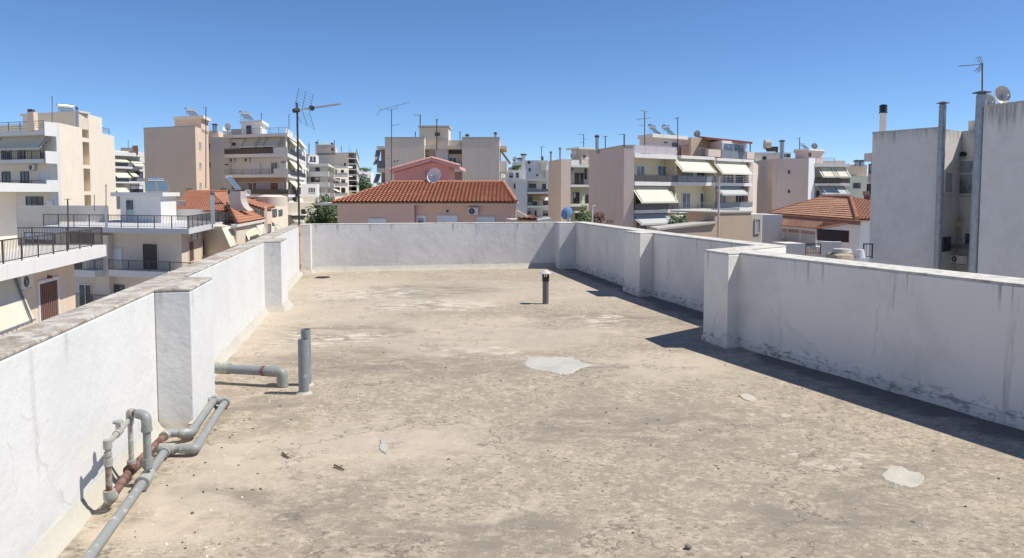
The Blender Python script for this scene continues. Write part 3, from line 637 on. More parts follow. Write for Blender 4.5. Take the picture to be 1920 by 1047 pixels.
# rusty iron run and valve
Rn = floor_at((150, 752), .065); Rf = floor_at((430, 425), .075); t3 = thing('iron_pipe', 'rusty brown iron pipe with a short riser and valve, nearest the left parapet', 'pipe', (Rn.x, Rn.y, 0), 'plumbing along the left parapet')
obj('pipe', MB().tube([Rn, Lb, Rf], .021, .02), RUST, t3, smooth=True); collar(t3, Rf, Rf - Lb, .031, .05, PVCW, 'elbow_fitting'); collar(t3, Lb, Rf - Lb, .032, .08, RUST, 'tee_fitting')
obj('elbow_fitting', MB().tube([Rn + (Lb - Rn).normalized() * .05, Rn, Rn + Vector((0, 0, .05))], .029, .04, n=14), PVCW, t3, smooth=True)
Rt = at((140, 468), Rn.y); Rt = Vector((Rn.x, Rn.y, Rt.z)); mid = Rn.lerp(Rt, .68)
obj('pipe', MB().tube([Rn + Vector((0, 0, .04)), mid], .016, .01), RUST, t3, smooth=True); obj('pipe', MB().tube([mid, Rt, Rt.lerp(Vector((Lb.x, Lb.y, Rt.z)), .98)], .014, .03), PVCW, t3, smooth=True)
collar(t3, mid, (0, 0, 1), .020, .04, PVCW); collar(t3, mid.lerp(Rt, .45), (0, 0, 1), .019, .02, PVCW); collar(t3, Rt, (0, 0, 1), .021, .045, PVCW, 'elbow_fitting')
X2 = Vector((Lb.x, Lb.y, Rt.z)); vd = (X2 - Rt).normalized(); vc = Rt.lerp(X2, .45)
vb = obj('valve', MB().cyl(vc - vd * .04, vc + vd * .035, .020, n=14).cyl(vc, vc + Vector((0, 0, .05)), .013, n=10), PVCW, t3, smooth=True); obj('valve_handle', MB().cyl(vc + Vector((0, 0, .05)), vc + Vector((0, 0, .060)), .026, n=12), PVC, vb, smooth=True)
collar(t3, X2, (0, 0, 1), .021, .05, PVCW, 'tee_fitting')
# big horizontal overflow pipe
a = at((660, 88), 5.86); e = floor_at((1028, 176), 0); top = Vector((e.x, e.y, .122))
a = Vector((-2.50, e.y + .12, .125)); t4 = thing('overflow_pipe', 'thick grey pipe coming out of the left parapet and elbowing down into the floor', 'pipe', (e.x, e.y, 0))
obj('pipe', MB().tube([a, top, Vector((e.x, e.y, .02))], .039, .085, n=20), PVCB, t4, smooth=True); hd = (top - a).normalized()
collar(t4, top - hd * .17, hd, .043, .028, RUST); obj('elbow_fitting', MB().tube([top - hd * .13, top, top - Vector((0, 0, .08))], .044, .085, n=20), PVC, t4, smooth=True); collar(t4, Vector((e.x, e.y, .035)), (0, 0, 1), .047, .06)
collar(t4, Vector((-2.44, a.y - .003, .125)), hd, .048, .13, PVCW, 'mortar_joint')
# twin standing pipes
Z(0, 0, 1)
def open_pipe(par, b, h, r, mat):
    b = Vector(b); n = 24; m = MB(); vs = []; ri = r * .9
    for z, rr in ((-.02, r), (h, r), (h, ri), (h - .25, ri)):
        for i in range(n): a_ = 2 * math.pi * i / n; vs.append((b.x + rr * math.cos(a_), b.y + rr * math.sin(a_), z))
    m.add(vs, [(k_ * n + i, k_ * n + (i + 1) % n, (k_ + 1) * n + (i + 1) % n, (k_ + 1) * n + i) for k_ in range(3) for i in range(n)] + [tuple(range(3 * n, 4 * n))]); return obj('pipe', m, mat, par, smooth=True)
b1 = floor_at((570, 738)); b2 = floor_at((575, 722)); t5 = thing('vent_pipe', 'shorter front pipe of the pair standing on the floor left of centre', 'vent pipe', b1, 'open grey vent pipes standing on the floor')
open_pipe(t5, b1, .44, .041, PVCB); obj('mortar_collar', MB().cyl(b1 + Vector((0, 0, -.02)), b1 + Vector((0, 0, .018)), .085, .05, n=24), CREAMF, t5, smooth=True)
t6 = thing('vent_pipe', 'taller rear pipe of the pair, half hidden behind the front one', 'vent pipe', b2, 'open grey vent pipes standing on the floor')
open_pipe(t6, b2, .47, .040, PVCB); obj('mortar_collar', MB().cyl(b2 + Vector((0, 0, -.02)), b2 + Vector((0, 0, .015)), .08, .05, n=24), CREAMF, t6, smooth=True)
# capped vent
b = floor_at((1023, 570)); t7 = thing('roof_vent', 'dark grey vent pipe with a pale cone cap, alone toward the far end', 'vent pipe', b)
obj('pipe', MB().cyl(b - Vector((0, 0, .02)), b + Vector((0, 0, .38)), .045, n=20), plain('dark_pvc', (.15, .15, .16), .5), t7, smooth=True)
m = MB()
for i in range(8): a_ = i * math.pi / 4; c = b + Vector((math.cos(a_) * .042, math.sin(a_) * .042, .383)); m.cyl(c, c + Vector((0, 0, .055)), .009, n=6)
obj('cowl_ring', MB().cyl(b + Vector((0, 0, .33)), b + Vector((0, 0, .385)), .052, n=20), BLACK, t7, smooth=True); obj('spacer', m, BLACK, t7)
obj('cone_cap', MB().cyl(b + Vector((0, 0, .435)), b + Vector((0, 0, .445)), .085, .087, n=24).cyl(b + Vector((0, 0, .4452)), b + Vector((0, 0, .495)), .087, .012, n=24), plain('pale_cap', (.52, .51, .48), .6), t7, smooth=True)
# floor drain
b = floor_at((605, 521)); t8 = thing('floor_drain', 'dark round drain grate near the far left corner', 'drain', b)
obj('frame', MB().cyl(b, b + Vector((0, 0, .008)), .145, .14, n=28), plain('drain_iron', (.07, .065, .06), .7), t8); m = MB()
for i in range(-4, 5): l = math.sqrt(.12 ** 2 - (i * .026) ** 2); m.box(b.x - l, b.x + l, b.y + i * .026 - .005, b.y + i * .026 + .005, .0095, .014)
obj('grate', m, BLACK, t8)
# ---- antenna mast in the corner
pm = Vector((-4.15, 14.56, 0)); Ym = pm.y; t9 = thing('antenna_mast', 'tall brown mast in the far left corner with a big yagi aerial on top', 'antenna', pm)
xx = at((560, 420), Ym).x; pm = Vector((at((562.5, 500), Ym).x, Ym, 0)); ztop = at((560, 193), Ym).z
PEACH = plain('peach_pipe', (.55, .36, .24), .6, sc=8)
obj('pole', MB().cyl(pm + Vector((0, 0, .9)), Vector((pm.x + .0, Ym, ztop)), .019, n=12), MAST, t9, smooth=True)
obj('sleeve_pipe', MB().cyl(pm + Vector((0, 0, .0)), pm + Vector((0, 0, .98)), .030, n=16), PEACH, t9, smooth=True)
for z in (.80, .17): obj('pipe_clamp', MB().cyl(pm + Vector((0, 0, z - .03)), pm + Vector((0, 0, z + .03)), .040, n=16).cyl(pm + Vector((-.02, .0, z)), pm + Vector((-.08, .05, z)), .014, n=6), plain('brass_clamp', (.40, .30, .18), .5), t9, smooth=True)
obj('cable', MB().tube([pm + Vector((-.05, .0, .88)), pm + Vector((-.055, .0, .10)), pm + Vector((0, -.02, .03)), pm + Vector((.05, .1, .012))], .006, .08, n=6), BLACK, t9, smooth=True)
Z(400, 150, 3.61)
hb = at((572, 205), Ym); he = at((858, 163), Ym * 1.0); he = at((858, 163), Ym + .8)
bd = (he - hb).normalized(); m = MB().bar(hb - bd * .08, he, .012); el = Vector((0, 0, 1)).cross(bd).normalized(); el = (el + Vector((0, 0, .35))).normalized()
for i in range(18):
    c = hb.lerp(he, .2 + .79 * i / 17); l = .085 - .0012 * i; m.bar(c - el * l, c + el * l, .003); m.cyl(c - bd * .012, c + bd * .012, .017, n=6)
obj('boom', m, plain('boom_alloy', (.34, .33, .31), .4, .4, .5, 30), t9)
m = MB(); c0 = hb + bd * .10
for sgn in (1, -1):   # corner reflector: two tilted grids
    gd = (Vector((0, 0, 1)) * sgn + bd * (.30 if sgn > 0 else .35)).normalized(); L_ = .38 if sgn > 0 else .34; w_ = .27
    for k_ in (-1, 0, 1): m.bar(c0 + el * w_ * k_ * .9, c0 + el * w_ * k_ * .9 + gd * L_, .0055)
    for j in range(1, 7): m.bar(c0 - el * w_ + gd * L_ * j / 6.2, c0 + el * w_ + gd * L_ * j / 6.2, .0025)
obj('reflector_grid', m, plain('reflector_alloy', (.20, .22, .25), .45, .3), t9); obj('dipole_box', MB().cyl(hb + bd * .33 - el * .03, hb + bd * .33 + el * .03, .05, n=10), BLACK, t9); obj('mast_clamp', MB().cyl(hb - bd * .1, hb + bd * .02, .045, n=8), BLACK, t9)
# ================================================================ neighbourhood
VL, VR, VF = -2600, 693, 8160
def pt(p, Y): return V2(at(p, Y))
def zof(p, Y): return at(p, Y).z
def back(P, D, vpx=VR):  # point D metres further along the direction of a vanishing column
    d = Vector(((vpx - 960) / 1392.0, 1.0)).normalized(); return V2(P) + d * D
def bld(label, P, cat='apartment building', name='apartment_building'): return thing(name, label, cat, (P[0], P[1], GZ))
def body(par, pts, z1, mat, z0=None, name='wall', cap=True, over=0):
    z0 = GZ if z0 is None else z0
    o = obj(name, MB().prism(pts, z0, z1), mat, par)
    return o
def quad(A, B, D, va=VR, vb=VR): return [A, B, back(B, D, vb), back(A, D, va)]
# ---------------------------------------------------------------- far left block (A)
Z(0, 170, 4.553)
A1 = pt((500, 275), 75); zt = zof((500, 275), 75); A2 = along(A1, VR, (975, 382)); L0 = along(A1, VL, (-150, 275)); FS = Face(A1, A2); FF = Face(L0, A1)
b = bld('tall cream block at the far left edge with dark recessed slots down its sunlit side', A1)
wv = (L0 - A1)
def sp(x, y): return FS.A + FS.t * FS.hit((x, y))[0]
S1, S2, S3 = sp(706, 500), sp(762, 500), sp(872, 300); z2 = FS.hit((745, 200))[1]; z3 = FS.hit((875, 368))[1]
body(b, [A1, S1, S1 + wv, L0], zt, CREAM); off = wv.normalized()
body(b, [S2, S3, S3 + off * 9, S2 + off * 9], z2, CREAM); body(b, [S3, A2, A2 + wv, S3 + wv], z3, CREAM)
body(b, [S1 + off * 1.2, S2 + off * 1.2, S2 + wv, S1 + wv], zt, BEIGE, name='light_well')
obj('stair_house', MB().prism([S2 + off * .05, S2 + off * 9.2, S1 + off * 9.2, S1 + off * .4], zt - .05, z2 - .003), BEIGE, b)
for ya, yb_ in ((405, 440), (635, 666), (860, 892), (1010, 1200)):
    u0, u1 = FS.hit((706, 500))[0], FS.hit((762, 500))[0]; obj('spandrel', MB().fb(FS, u0, u1, FS.hit((735, yb_))[1], FS.hit((735, ya))[1], -1.19, -.004), CREAM, b)
for ya, yb_ in ((470, 540), (690, 750), (915, 975)): window(b, FS, 712, ya, 728, yb_, -1.2, 1, DKFRAME)
obj('pier', MB().fb(FF, FF.hit((425, 500))[0], FF.L - .01, GZ, zt - .01, .0, .3), GREYW, b)
u1 = FF.hit((425, 400))[0]
for (yr, ya, yb_, kd) in ((268, 345, 385, 'wires'), (520, 590, 622, 'bars'), (768, 838, 865, 'bars')):
    s = balcony(b, FF, -120, 372, yr, ya, yb_, 1.5, kd, RAIL, WHITEP, .3, 0, .25)
    za, zb = FF.hit((400, yb_), 1.5)[1], FF.hit((400, yr - 4), 1.5)[1]; e0 = FF.hit((376, 400), 1.5)[0]
    obj('end_wall', MB().fb(FF, e0, e0 + .15, za, zb, .31, 1.52), WHITEP, s)
awning(b, FF, -80, 345, 392, 492, .5, 1.6)
for r in ((-60, 500, -20, 600), (15, 510, 50, 600), (62, 505, 100, 600), (155, 500, 215, 600), (345, 445, 412, 585)): window(b, FF, *r, .003, 2, DKFRAME)
for r in ((20, 692, 90, 785), (180, 692, 250, 825), (340, 690, 420, 830)): window(b, FF, *r, .003, 2, FRAME if r[0] > 300 else DKFRAME, SHUTW if r[0] > 300 else GLASS)
window(b, FF, 225, 905, 370, 1020, .003, 3, DKFRAME); window(b, FF, 385, 940, 460, 1020, .303, 1, FRAME, SHUTW)
ac_unit('small beige air conditioner between balconies of the far left block', FF, 240, 632, 290, 680, .003)
c = obj('chimney', MB().prism([pt((230, 180), 74), pt((284, 180), 74), back(pt((284, 180), 74), 1), back(pt((230, 180), 74), 1)], zt - 1, zof((256, 182), 74)), TAN, b)
obj('chimney_cap', MB().prism([pt((234, 160), 74.1), pt((272, 160), 74.1), back(pt((272, 160), 74.1), .7), back(pt((234, 160), 74.1), .7)], zof((256, 182), 74) + .003, zof((256, 158), 74)), DKFRAME, c)
fl_ = flue(b, (656, 320), 80, 160, .1); rail(b, FS, 875, 935, 322, 368, -.3, 'wires', RAIL)
P0 = pt((560, 215), 83); obj('stair_roof', MB().prism([S2 + off * -.3, S2 + off * 9.6, S1 + off * 9.6, S1 + off * -.3 + off * .6], z2, z2 + .18), BEIGE, b)
solar('solar heater with white tank on top of the far left block', (575, 205), 85, 1.7, R(-35), 1, .25, .95)
antenna('thin aerial beside the chimney of the far left block', (445, 290), 78, 45, [(425, 55, 447, 62, 4, .5)], .03)
# ---------------------------------------------------------------- near left terrace house (N1)
Z(0, 330, 3.376)
z0 = zof((0, 568), 29); P0 = pt((0, 568), 29); P1 = along(P0, VR, (672, 437)); Pm = back(P0, -9); F = Face(Pm, P1); W = Vector((-14, -2.5))
b = bld('near cream house on the left edge with a railed roof terrace above a striped door', P1, 'house', 'house')
zb = F.hit((672, 506))[1]; zb = z0 - .62
obj('terrace_slab', MB().prism([Pm, P1, P1 + W, Pm + W], zb, z0), WHITEP, b)
wd = -1.25; ue = F.hit((475, 700), wd)[0]
obj('wall', MB().fb(F, 0, ue, GZ, zb - .002, -14, wd), plaster('peach_plaster', (.70, .56, .42)), b); body(b, [P1 + W * .08 + Vector((0, -.3)), P1 + W * .1, P1 + W, P1 + W + Vector((0, -5))], zb, BEIGE) if 0 else None
rail3(b, F, 0, F.L - .12, z0, z0 + .98, -.12, 'bars', RAIL, .13); Fe = Face(P1 + W, P1); rail3(b, Fe, 0, Fe.L - .25, z0, z0 + .98, -.12, 'bars', RAIL, .13)
f_ = Face(Pm, P1); u0, u1, za, zc = F.rect(237, 650, 370, 915, wd)
d_ = window(b, F, 237, 650, 370, 960, wd, 1, FRAME, BROWN, 'door', .16); m = MB(); u0, u1, za, zc = F.rect(250, 668, 357, 960, wd)
for i in range(9): uu = u0 + (u1 - u0) * (i + .5) / 9; m.fb(F, uu - .045, uu + .03, za, zc - .08, wd + .035, wd + .07)
obj('slatted_blind', m, plain('brown_blind', (.25, .14, .11), .8), d_)
ac_unit('grey air conditioner on the near left house beside the big awning', F, 135, 625, 213, 712, wd)
obj('wall_lamp', MB().cyl(F.P(F.hit((303, 640), wd)[0], F.hit((303, 640), wd)[1], wd), F.P(F.hit((303, 640), wd)[0], F.hit((303, 640), wd)[1], wd + .2), .1, .06), BROWN, b)
# big awning (end edge near)
(ut, zt_), (ub, zb_) = F.hit((80, 652), wd + .1), F.hit((213, 908), wd + .1)
db_ = min((abs(F.hit((213, 908), wd + .1 + i * .05)[0] - ut - .3), wd + .1 + i * .05) for i in range(120))[1]; (ub, zb_) = F.hit((213, 908), db_)
a0, a1 = ub - 8, ub; m = MB(); m.hexa([F.P(a0, zb_, db_), F.P(a1, zb_, db_), F.P(a1, zb_ + .02, db_ + .03), F.P(a0, zb_ + .02, db_ + .03), F.P(a0, zt_, wd + .1), F.P(a1, zt_, wd + .1), F.P(a1, zt_ + .02, wd + .13), F.P(a0, zt_ + .02, wd + .13)])
aw = obj('awning', m, AWN, b); m = MB().fb(F, a0, a1 + .1, zb_ - .06, zb_ + .01, db_ - .02, db_ + .05); m.bar(F.P(a1 - .3, zb_, db_ + .06), F.P(a1 - .25, zt_ + .05, wd + .2), .035).bar(F.P(a1 - .45, zb_, db_ + .06), F.P(a1 - .4, zt_ + .05, wd + .2), .02); obj('awning_arm', m, RAILG, aw)
m = MB()
for i in range(int(8 / .4)): m.fb(F, a0 + i * .4, a0 + i * .4 + .3, zb_ - .2, zb_ - .07, db_ - .005, db_ + .005)
obj('valance', m, AWN, aw)
Pb = pt((113, 455), 38.4); B0 = back(Pb, -14); zr = zof((113, 102), 38.4)
body(b, [B0, Pb, Pb + Vector((-8, -2.2)), B0 + Vector((-8, -2.2))], zr, CREAM, z0 + .002, 'upper_storey')
ov = [B0 + Vector((1.3, 0)), Pb + Vector((1.3, .8)), Pb + Vector((-9, -1.4)), B0 + Vector((-9, -1.4))]
rs = obj('roof_slab', MB().prism(ov, zr + .003, zr + .42), WHITEP, b); zz = zr + .42
e0, e1 = Vector((*ov[0], zz)), Vector((*ov[1], zz)); e0 += Vector((-1.9, 0, 0)); e1 += Vector((-1.9, -1.2, 0)); e1b = Vector((*(Vector(ov[1]) * .5 + Vector(ov[2]) * .5), zz + 1.1)); 
tiles('roof_tiles', b, TILE, e0, e1, e1 + Vector((-2.2, -2, .35)), e0 + Vector((-2.2, 0, .35)))
# post with wires on that terrace
p = F.hit((435, 480), -.6); obj('clothes_post', MB().cyl(at((435, 470), 37), at((428, 145), 37), .035, n=8).bar(at((405, 148), 37), at((450, 148), 37), .015), RAIL, b)
# ---------------------------------------------------------------- second terrace building (N2)
Z(190, 320, 4.362)
C = pt((715, 478), 55); z0 = zof((715, 478), 55); LF = along(C, -3110, (-480, 460)); RB = along(C, VR, (1105, 402)); F = Face(LF, C); G = Face(C, RB)
b = bld('cream building with a railed flat roof terrace carrying a white stair house, left of centre', C)
W = LF - C; th = .40; Bk = back(RB, 0)
obj('terrace_slab', MB().prism([LF, C, RB, RB + W], z0 - th, z0), plaster('slab_grey_white', (.60, .60, .60), .25, .3), b)
wd = -1.2; g1 = G.hit((655, 600), -1.2)
uf = F.hit((655, 600), wd)[0]; obj('wall', MB().prism([F.A + F.n * wd, F.A + F.n * wd + F.t * uf, F.A + F.n * wd + F.t * uf + G.t * (G.L + 2), F.A + F.n * wd + G.t * (G.L + 2)], GZ, z0 - th - .002), BEIGE, b)
GW = Face(F.A + F.n * wd + F.t * uf, F.A + F.n * wd + F.t * uf + G.t * (G.L + 2))
rail3(b, F, 0, F.L - .02, z0, z0 + .98, -.05, 'bars', RAIL, .14); rail3(b, G, .02, G.L - .35, z0, z0 + .98, -.05, 'bars', RAIL, .14)
obj('end_post', MB().fb(G, G.L - .34, G.L - .02, z0 + .001, z0 + 1.1, -.4, .01), WHITEP, b)
window(b, F, 340, 595, 468, 830, wd, 1, BEIGE, DARKBR, 'door', .06)
window(b, F, 88, 637, 172, 772, wd, 1, WHITEP, SHUTW, 'meter_cabinet', .05)
balcony(b, F, 58, 735, 740, 826, 880, .1, 'bars', RAIL, WHITEP, wd, 0, .14)
window(b, F, 105, 935, 190, 1040, wd, 2, DKFRAME); window(b, F, 330, 930, 420, 1100, wd, 2, DKFRAME)
for r, pm_ in (((712, 575, 752, 750), BROWN), ((820, 548, 850, 700), BROWN)): window(b, GW, *r, 0, 1, BEIGE, pm_, 'door', .06)
ac_unit('air conditioner under the railed terrace slab on the shaded side wall', GW, 768, 512, 812, 560, 0)
ac_unit('second air conditioner, just right of the first under the same terrace slab', GW, 872, 500, 905, 540, 0)
# left part seen under the near terrace
Z(0, 330, 3.376)
balcony(b, F, 465, 600, 530, 598, 640, .1, 'bars', RAIL, WHITEP, wd, 1, .14); balcony(b, F, 475, 690, 750, 845, 880, .1, 'bars', RAIL, WHITEP, wd, 0, .14)
window(b, F, 503, 685, 583, 830, wd, 2, FRAME); window(b, F, 470, 545, 520, 600, wd, 1, DKFRAME)
window(b, F, 160, 358, 350, 430, wd, 3, DKFRAME); window(b, F, 445, 360, 600, 430, wd, 3, DKFRAME); obj('pier', MB().fr(F, 605, 375, 690, 900, wd + .003, wd + .5), BEIGE, b)
pw = obj('parapet', MB().prism([pt((118, 318), 69), pt((690, 318), 69), pt((690, 318), 69.2), pt((118, 318), 69.2)], z0 + .002, z0 + 1.5), CREAM, b)
obj('terrace_post', MB().prism([pt((665, 320), 57), pt((682, 320), 57), pt((682, 320), 57.3), pt((665, 320), 57.3)], z0 + .002, zof((672, 200), 57)), WHITEP, b)
# stair house
Z(190, 320, 4.362)
Y = 66.0; C = pt((490, 428), Y); L_ = along(C, -3110, (160, 428)); R_ = along(C, VR, (616, 400)); zt = zof((490, 212), Y)
s = obj('stair_house', MB().prism([L_, C, R_, L_ + (R_ - C)], z0 + .001, zt), WHITEP, b); F2 = Face(L_, C); G2_ = Face(C, R_)
oA, oB, oC = L_ - F2.t * .9 - G2_.t * .5, C + F2.t * .35 - G2_.t * .3, R_ + F2.t * .35 + G2_.t * .4
obj('roof_slab', MB().prism([oA, oB, oC, oA + (oC - oB)], zt + .003, zt + .36), WHITEP, s)
d_ = window(s, F2, 205, 238, 272, 428, 0, 1, FRAME, GLASS, 'door', .05); obj('door_panel', MB().fr(F2, 210, 320, 267, 425, .04, .05), GREYPANE, d_)
obj('chimney', MB().prism([pt((893, 330), 63), pt((928, 330), 63), pt((928, 330), 63.5), pt((893, 330), 63.5)], z0 + .002, zof((910, 205), 63)), WHITEP, b)
flue(b, (910, 206), 63.25, 196, .12)
solar('solar heater with twin blue panels on the white stair house', (455, 182), 68, 2.0, R(-62), 2, .22, 1.35, 1.25)
pb = obj('back_parapet', MB().prism([pt((620, 330), 72), pt((905, 330), 72), pt((905, 330), 72.2), pt((620, 330), 72.2)], z0 + .002, zof((760, 318), 72)), GREYW, b)
Z(0, 170, 4.553)
antenna('aerial pole standing on the railed terrace before the far left block', (905, 1000), 66, 800, [(895, 815, 912, 812, 2, .4)], .035)
antenna('bare thin pole on the railed terrace, left of the aerial pole', (805, 1020), 66, 890, [(798, 900, 812, 900, 1, .3)], .03)
# ---------------------------------------------------------------- building between (far, awnings)
Y = 135; P0 = pt((960, 530), Y); P1 = pt((1300, 560), Y + 8); z = zof((960, 535), Y); F = Face(P0, P1)
b = bld('distant white block with rows of tilted cream awnings behind the far left block', P0)
body(b, quad(P0, P1, 14), z + .5, GREYW); 
for (yr, ya, yb_) in ((None, 530, 560), (615, 650, 668), (745, 775, 792), (None, 875, 890)): balcony(b, F, 965, 1240, yr, ya, yb_, 1.4, 'panel', RAILG, WHITEP, 0, 0, .3)
for x0, x1, ya, yb_ in ((985, 1110, 575, 605), (1150, 1235, 585, 640), (1000, 1120, 672, 738), (1135, 1185, 680, 730), (1005, 1108, 800, 865)): awning(b, F, x0, x1, ya, yb_, .2, 1.8, arms=False)
for r in ((1000, 600, 1035, 645), (1060, 590, 1110, 645), (985, 690, 1050, 770), (1060, 690, 1110, 770), (1140, 690, 1220, 775), (985, 810, 1060, 870), (1110, 810, 1220, 870)): window(b, F, *r, .01, 2, DKFRAME)
obj('stair_house', MB().prism([pt((1030, 500), Y + 5), pt((1180, 500), Y + 5), pt((1180, 500), Y + 9), pt((1030, 500), Y + 9)], z, zof((1100, 488), Y + 5)), CONC, b)
obj('brick_chimney', MB().prism([pt((1130, 500), Y + 3), pt((1178, 500), Y + 3), pt((1178, 500), Y + 4), pt((1130, 500), Y + 4)], z, zof((1150, 470), Y + 3)), BRICK, b)
antenna('tiny aerial above the distant white block with tilted awnings', (1095, 490), Y + 5, 425, [(1085, 435, 1105, 435, 3, .6)], .04)
# ---------------------------------------------------------------- building B (pinkish tan)
Z(250, 180, 5.234)
C = pt((605, 300), 105); zt = zof((605, 300), 105); L_ = along(C, VL, (100, 325)); R_ = along(C, VR, (735, 345)); F = Face(L_, C); G = Face(C, R_)
b = bld('blank pinkish tan block left of centre with small windows on its sunlit side', C)
body(b, [L_, C, R_, L_ + (R_ - C)], zt, TAN); obj('coping', MB().prism([L_ - F.t * .1, C + F.t * .1, C + F.t * .1 + G.t * .4, L_ + G.t * .4], zt + .003, zt + .12), CONC, b)
for r in ((641, 447, 664, 520), (643, 650, 667, 717), (647, 845, 668, 905)): window(b, G, *r, 0, 1, BEIGE, SHUT, w=.12)
Cp = along(C, VR, (668, 320)); Lp = along(Cp, VL, (405, 300)); Rp = along(Cp, VR, (738, 300)); zp = zof((668, 212), 105 * 1.03); Cp2 = Cp
body(b, [Lp, Cp, Rp, Lp + (Rp - Cp)], Face(Cp, Rp).hit((668, 225))[1], TAN, zt - .5, 'stair_house'); Fp = Face(Lp, Cp); zz = Face(Cp, Rp).hit((668, 225))[1]
obj('roof_slab', MB().prism([Lp - Fp.t * .2, Cp + Fp.t * .5 - G.t * .3, Rp + Fp.t * .5, Lp + (Rp - Cp)], zz + .002, zz + .45), CREAM, b)
solar('solar heater seen edge on above the blank pinkish tan block', (585, 210), 112, 1.7, R(-30), 2, .26, 1.2)
antenna('tall mast rising in front of the pinkish tan block', (712, 900), 100, 110, [(678, 118, 696, 112, 2, .4)], .06)
Fb = Face(pt((735, 345), 121), pt((830, 345), 121)); zt2 = Fb.hit((780, 342))[1]
body(b, quad(Fb.A, Fb.B, 10), zt2, TAN, name='rear_wing')
for r in ((747, 470, 795, 518), (747, 655, 800, 703), (760, 843, 802, 898)): window(b, Fb, *r, 0, 2, FRAME if r[0] > 750 else DKFRAME)
for x in (787, 812): flue(b, (x, 345), 120, 290, .16)
# ---------------------------------------------------------------- building C (balconies)
Z(400, 150, 3.61)
C = pt((500, 365), 112); zt = zof((500, 365), 112); L_ = along(C, VL, (68, 380)); R_ = along(C, VR, (622, 432)); F = Face(L_, C); G = Face(C, R_); D = G.L
b = bld('white five storey block with wrapping balconies and rows of cream awnings, left of centre', C)
wd = -1.4; i0 = L_ + F.n * wd; i1 = C + F.n * wd - F.t * 1.4 * 1; i2 = i1 + G.t * (D + 5)
body(b, [i0, i1, i2, i0 + (i2 - i1)], zt - .4, WHITEP); FW = Face(i0, i1); GW = Face(i1, i2)
obj('pier', MB().prism([i0 - F.t * 4, i0 + F.t * .2, i0 + F.t * .2 + G.t * 9 - F.n * wd, i0 - F.t * 4 + G.t * 9], GZ, zt - .02), GREYW, b)
levels = ((None, 366, 386, 0), (460, 500, 523, 1), (603, 640, 660, 2), (740, 776, 795, 3), (880, 906, 926, 4))
for yr, ya, yb_, i in levels:
    z1 = F.hit((300, ya))[1]; z0_ = F.hit((300, yb_))[1]; e = R_ + G.t * 1
    s = obj('balcony', MB().prism([L_, C, e, e - F.t * 1.35, C - F.t * 1.35 + G.t * 1.35 * 1.0, L_ + G.t * 1.35] if i else [L_, C, e, e + (L_ - C)], z0_, z1), WHITEP, b)
    if yr:
        zr = F.hit((300, yr))[1]; rail3(s, F, .1, F.L - .05, z1, zr, 0, 'panel' if i != 2 else 'wires', RAILG if i == 2 else RAIL, .3)
        rail3(s, G, .1, G.L, z1, zr, 0, 'panel', RAIL, .3)
        if i < 3: obj('corner_panel', MB().fb(F, F.L - 2.6, F.L - .02, z1 + .02, zr, -.03, .02), GREYW, s)
obj('brown_band', MB().fb(FW, .1, FW.L, F.hit((300, 776))[1], F.hit((300, 662))[1], .003, .03), BROWNP, b)
obj('brown_band', MB().fb(FW, .1, FW.L, F.hit((300, 1100))[1], F.hit((300, 797))[1], .003, .03), BROWNP, b)
awning(b, F, 180, 285, 390, 450, -1.2, .1); awning(b, F, 325, 440, 388, 445, -1.2, .1); awning(b, F, 285, 325, 392, 448, -1.2, -.1, arms=False)
wins = ((128, 425, 150, 445, 1, DKFRAME, GLASS), (90, 430, 120, 495, 1, FRAME, SHUTW), (185, 455, 300, 500, 4, DKFRAME, GLASS), (340, 450, 400, 500, 2, DKFRAME, GLASS), (78, 570, 102, 577, 1, DKFRAME, GLASS), (258, 558, 317, 636, 2, FRAME, SHUTW), (390, 557, 438, 636, 2, FRAME, GLASSB), (460, 553, 488, 560, 1, DKFRAME, GLASS),
        (170, 690, 232, 775, 1, PINKTAN, SHUT), (237, 694, 298, 776, 2, FRAME, GLASS), (303, 688, 380, 775, 1, PINKTAN, SHUT), (385, 693, 443, 776, 1, FRAME, BROWN), (448, 690, 480, 772, 1, PINKTAN, SHUT), (420, 805, 475, 855, 1, FRAME, SHUTW))
for x0, y0, x1, y1, n, fm, pm_ in wins: window(b, FW, x0, y0, x1, y1, .035, n, fm, pm_)
ac_unit('left one of two air conditioners on the upper white storey behind the balcony', FW, 105, 531, 140, 556, .003); ac_unit('right one of two air conditioners on the upper white storey', FW, 205, 530, 242, 556, .003)
for i, (ya, yb_) in enumerate(((392, 470), (530, 612), (668, 730), (805, 862), (935, 968))):
    for k_ in (0, 1):
        x0, x1 = ((548, 578), (596, 622))[k_]; zt_a = G.hit((x0, ya))[1]; zb_a = G.hit((x0 + 15, yb_))[1]
        u0 = G.L * (.12 if k_ == 0 else .56); u1 = u0 + G.L * .36; P = G.P
        m = MB().hexa([P(u0, zb_a, .7), P(u1, zb_a, .7), P(u1, zb_a, .74), P(u0, zb_a, .74), P(u0, zt_a, -.7), P(u1, zt_a, -.7), P(u1, zt_a, -.66), P(u0, zt_a, -.66)]); obj('awning', m, AWN, b)
    z_a = G.hit((560, (535, 670, 805, 940, 1040)[i] - 20))[1]
    for uu in (.1, .35, .6, .85):
        zc_ = F.hit((300, (386, 523, 660, 795, 926)[i]))[1]; m = MB().fb(GW, GW.L * uu, GW.L * uu + 1.3, zc_ - 2.5, zc_ - .5, .005, .04); obj('pane', m, GLASS, b)
Y = 118; Cs = pt((320, 372), Y); Ls = along(Cs, VL, (190, 372)); Rs = along(Cs, VR, (362, 365)); z1 = zof((320, 290), Y)
s = body(b, [Ls, Cs, Rs, Ls + (Rs - Cs)], z1, WHITEP, zt - .3, 'stair_house'); Fs = Face(Ls, Cs); window(s, Fs, 225, 310, 258, 372, 0, 1, DKFRAME, GLASS, 'door')
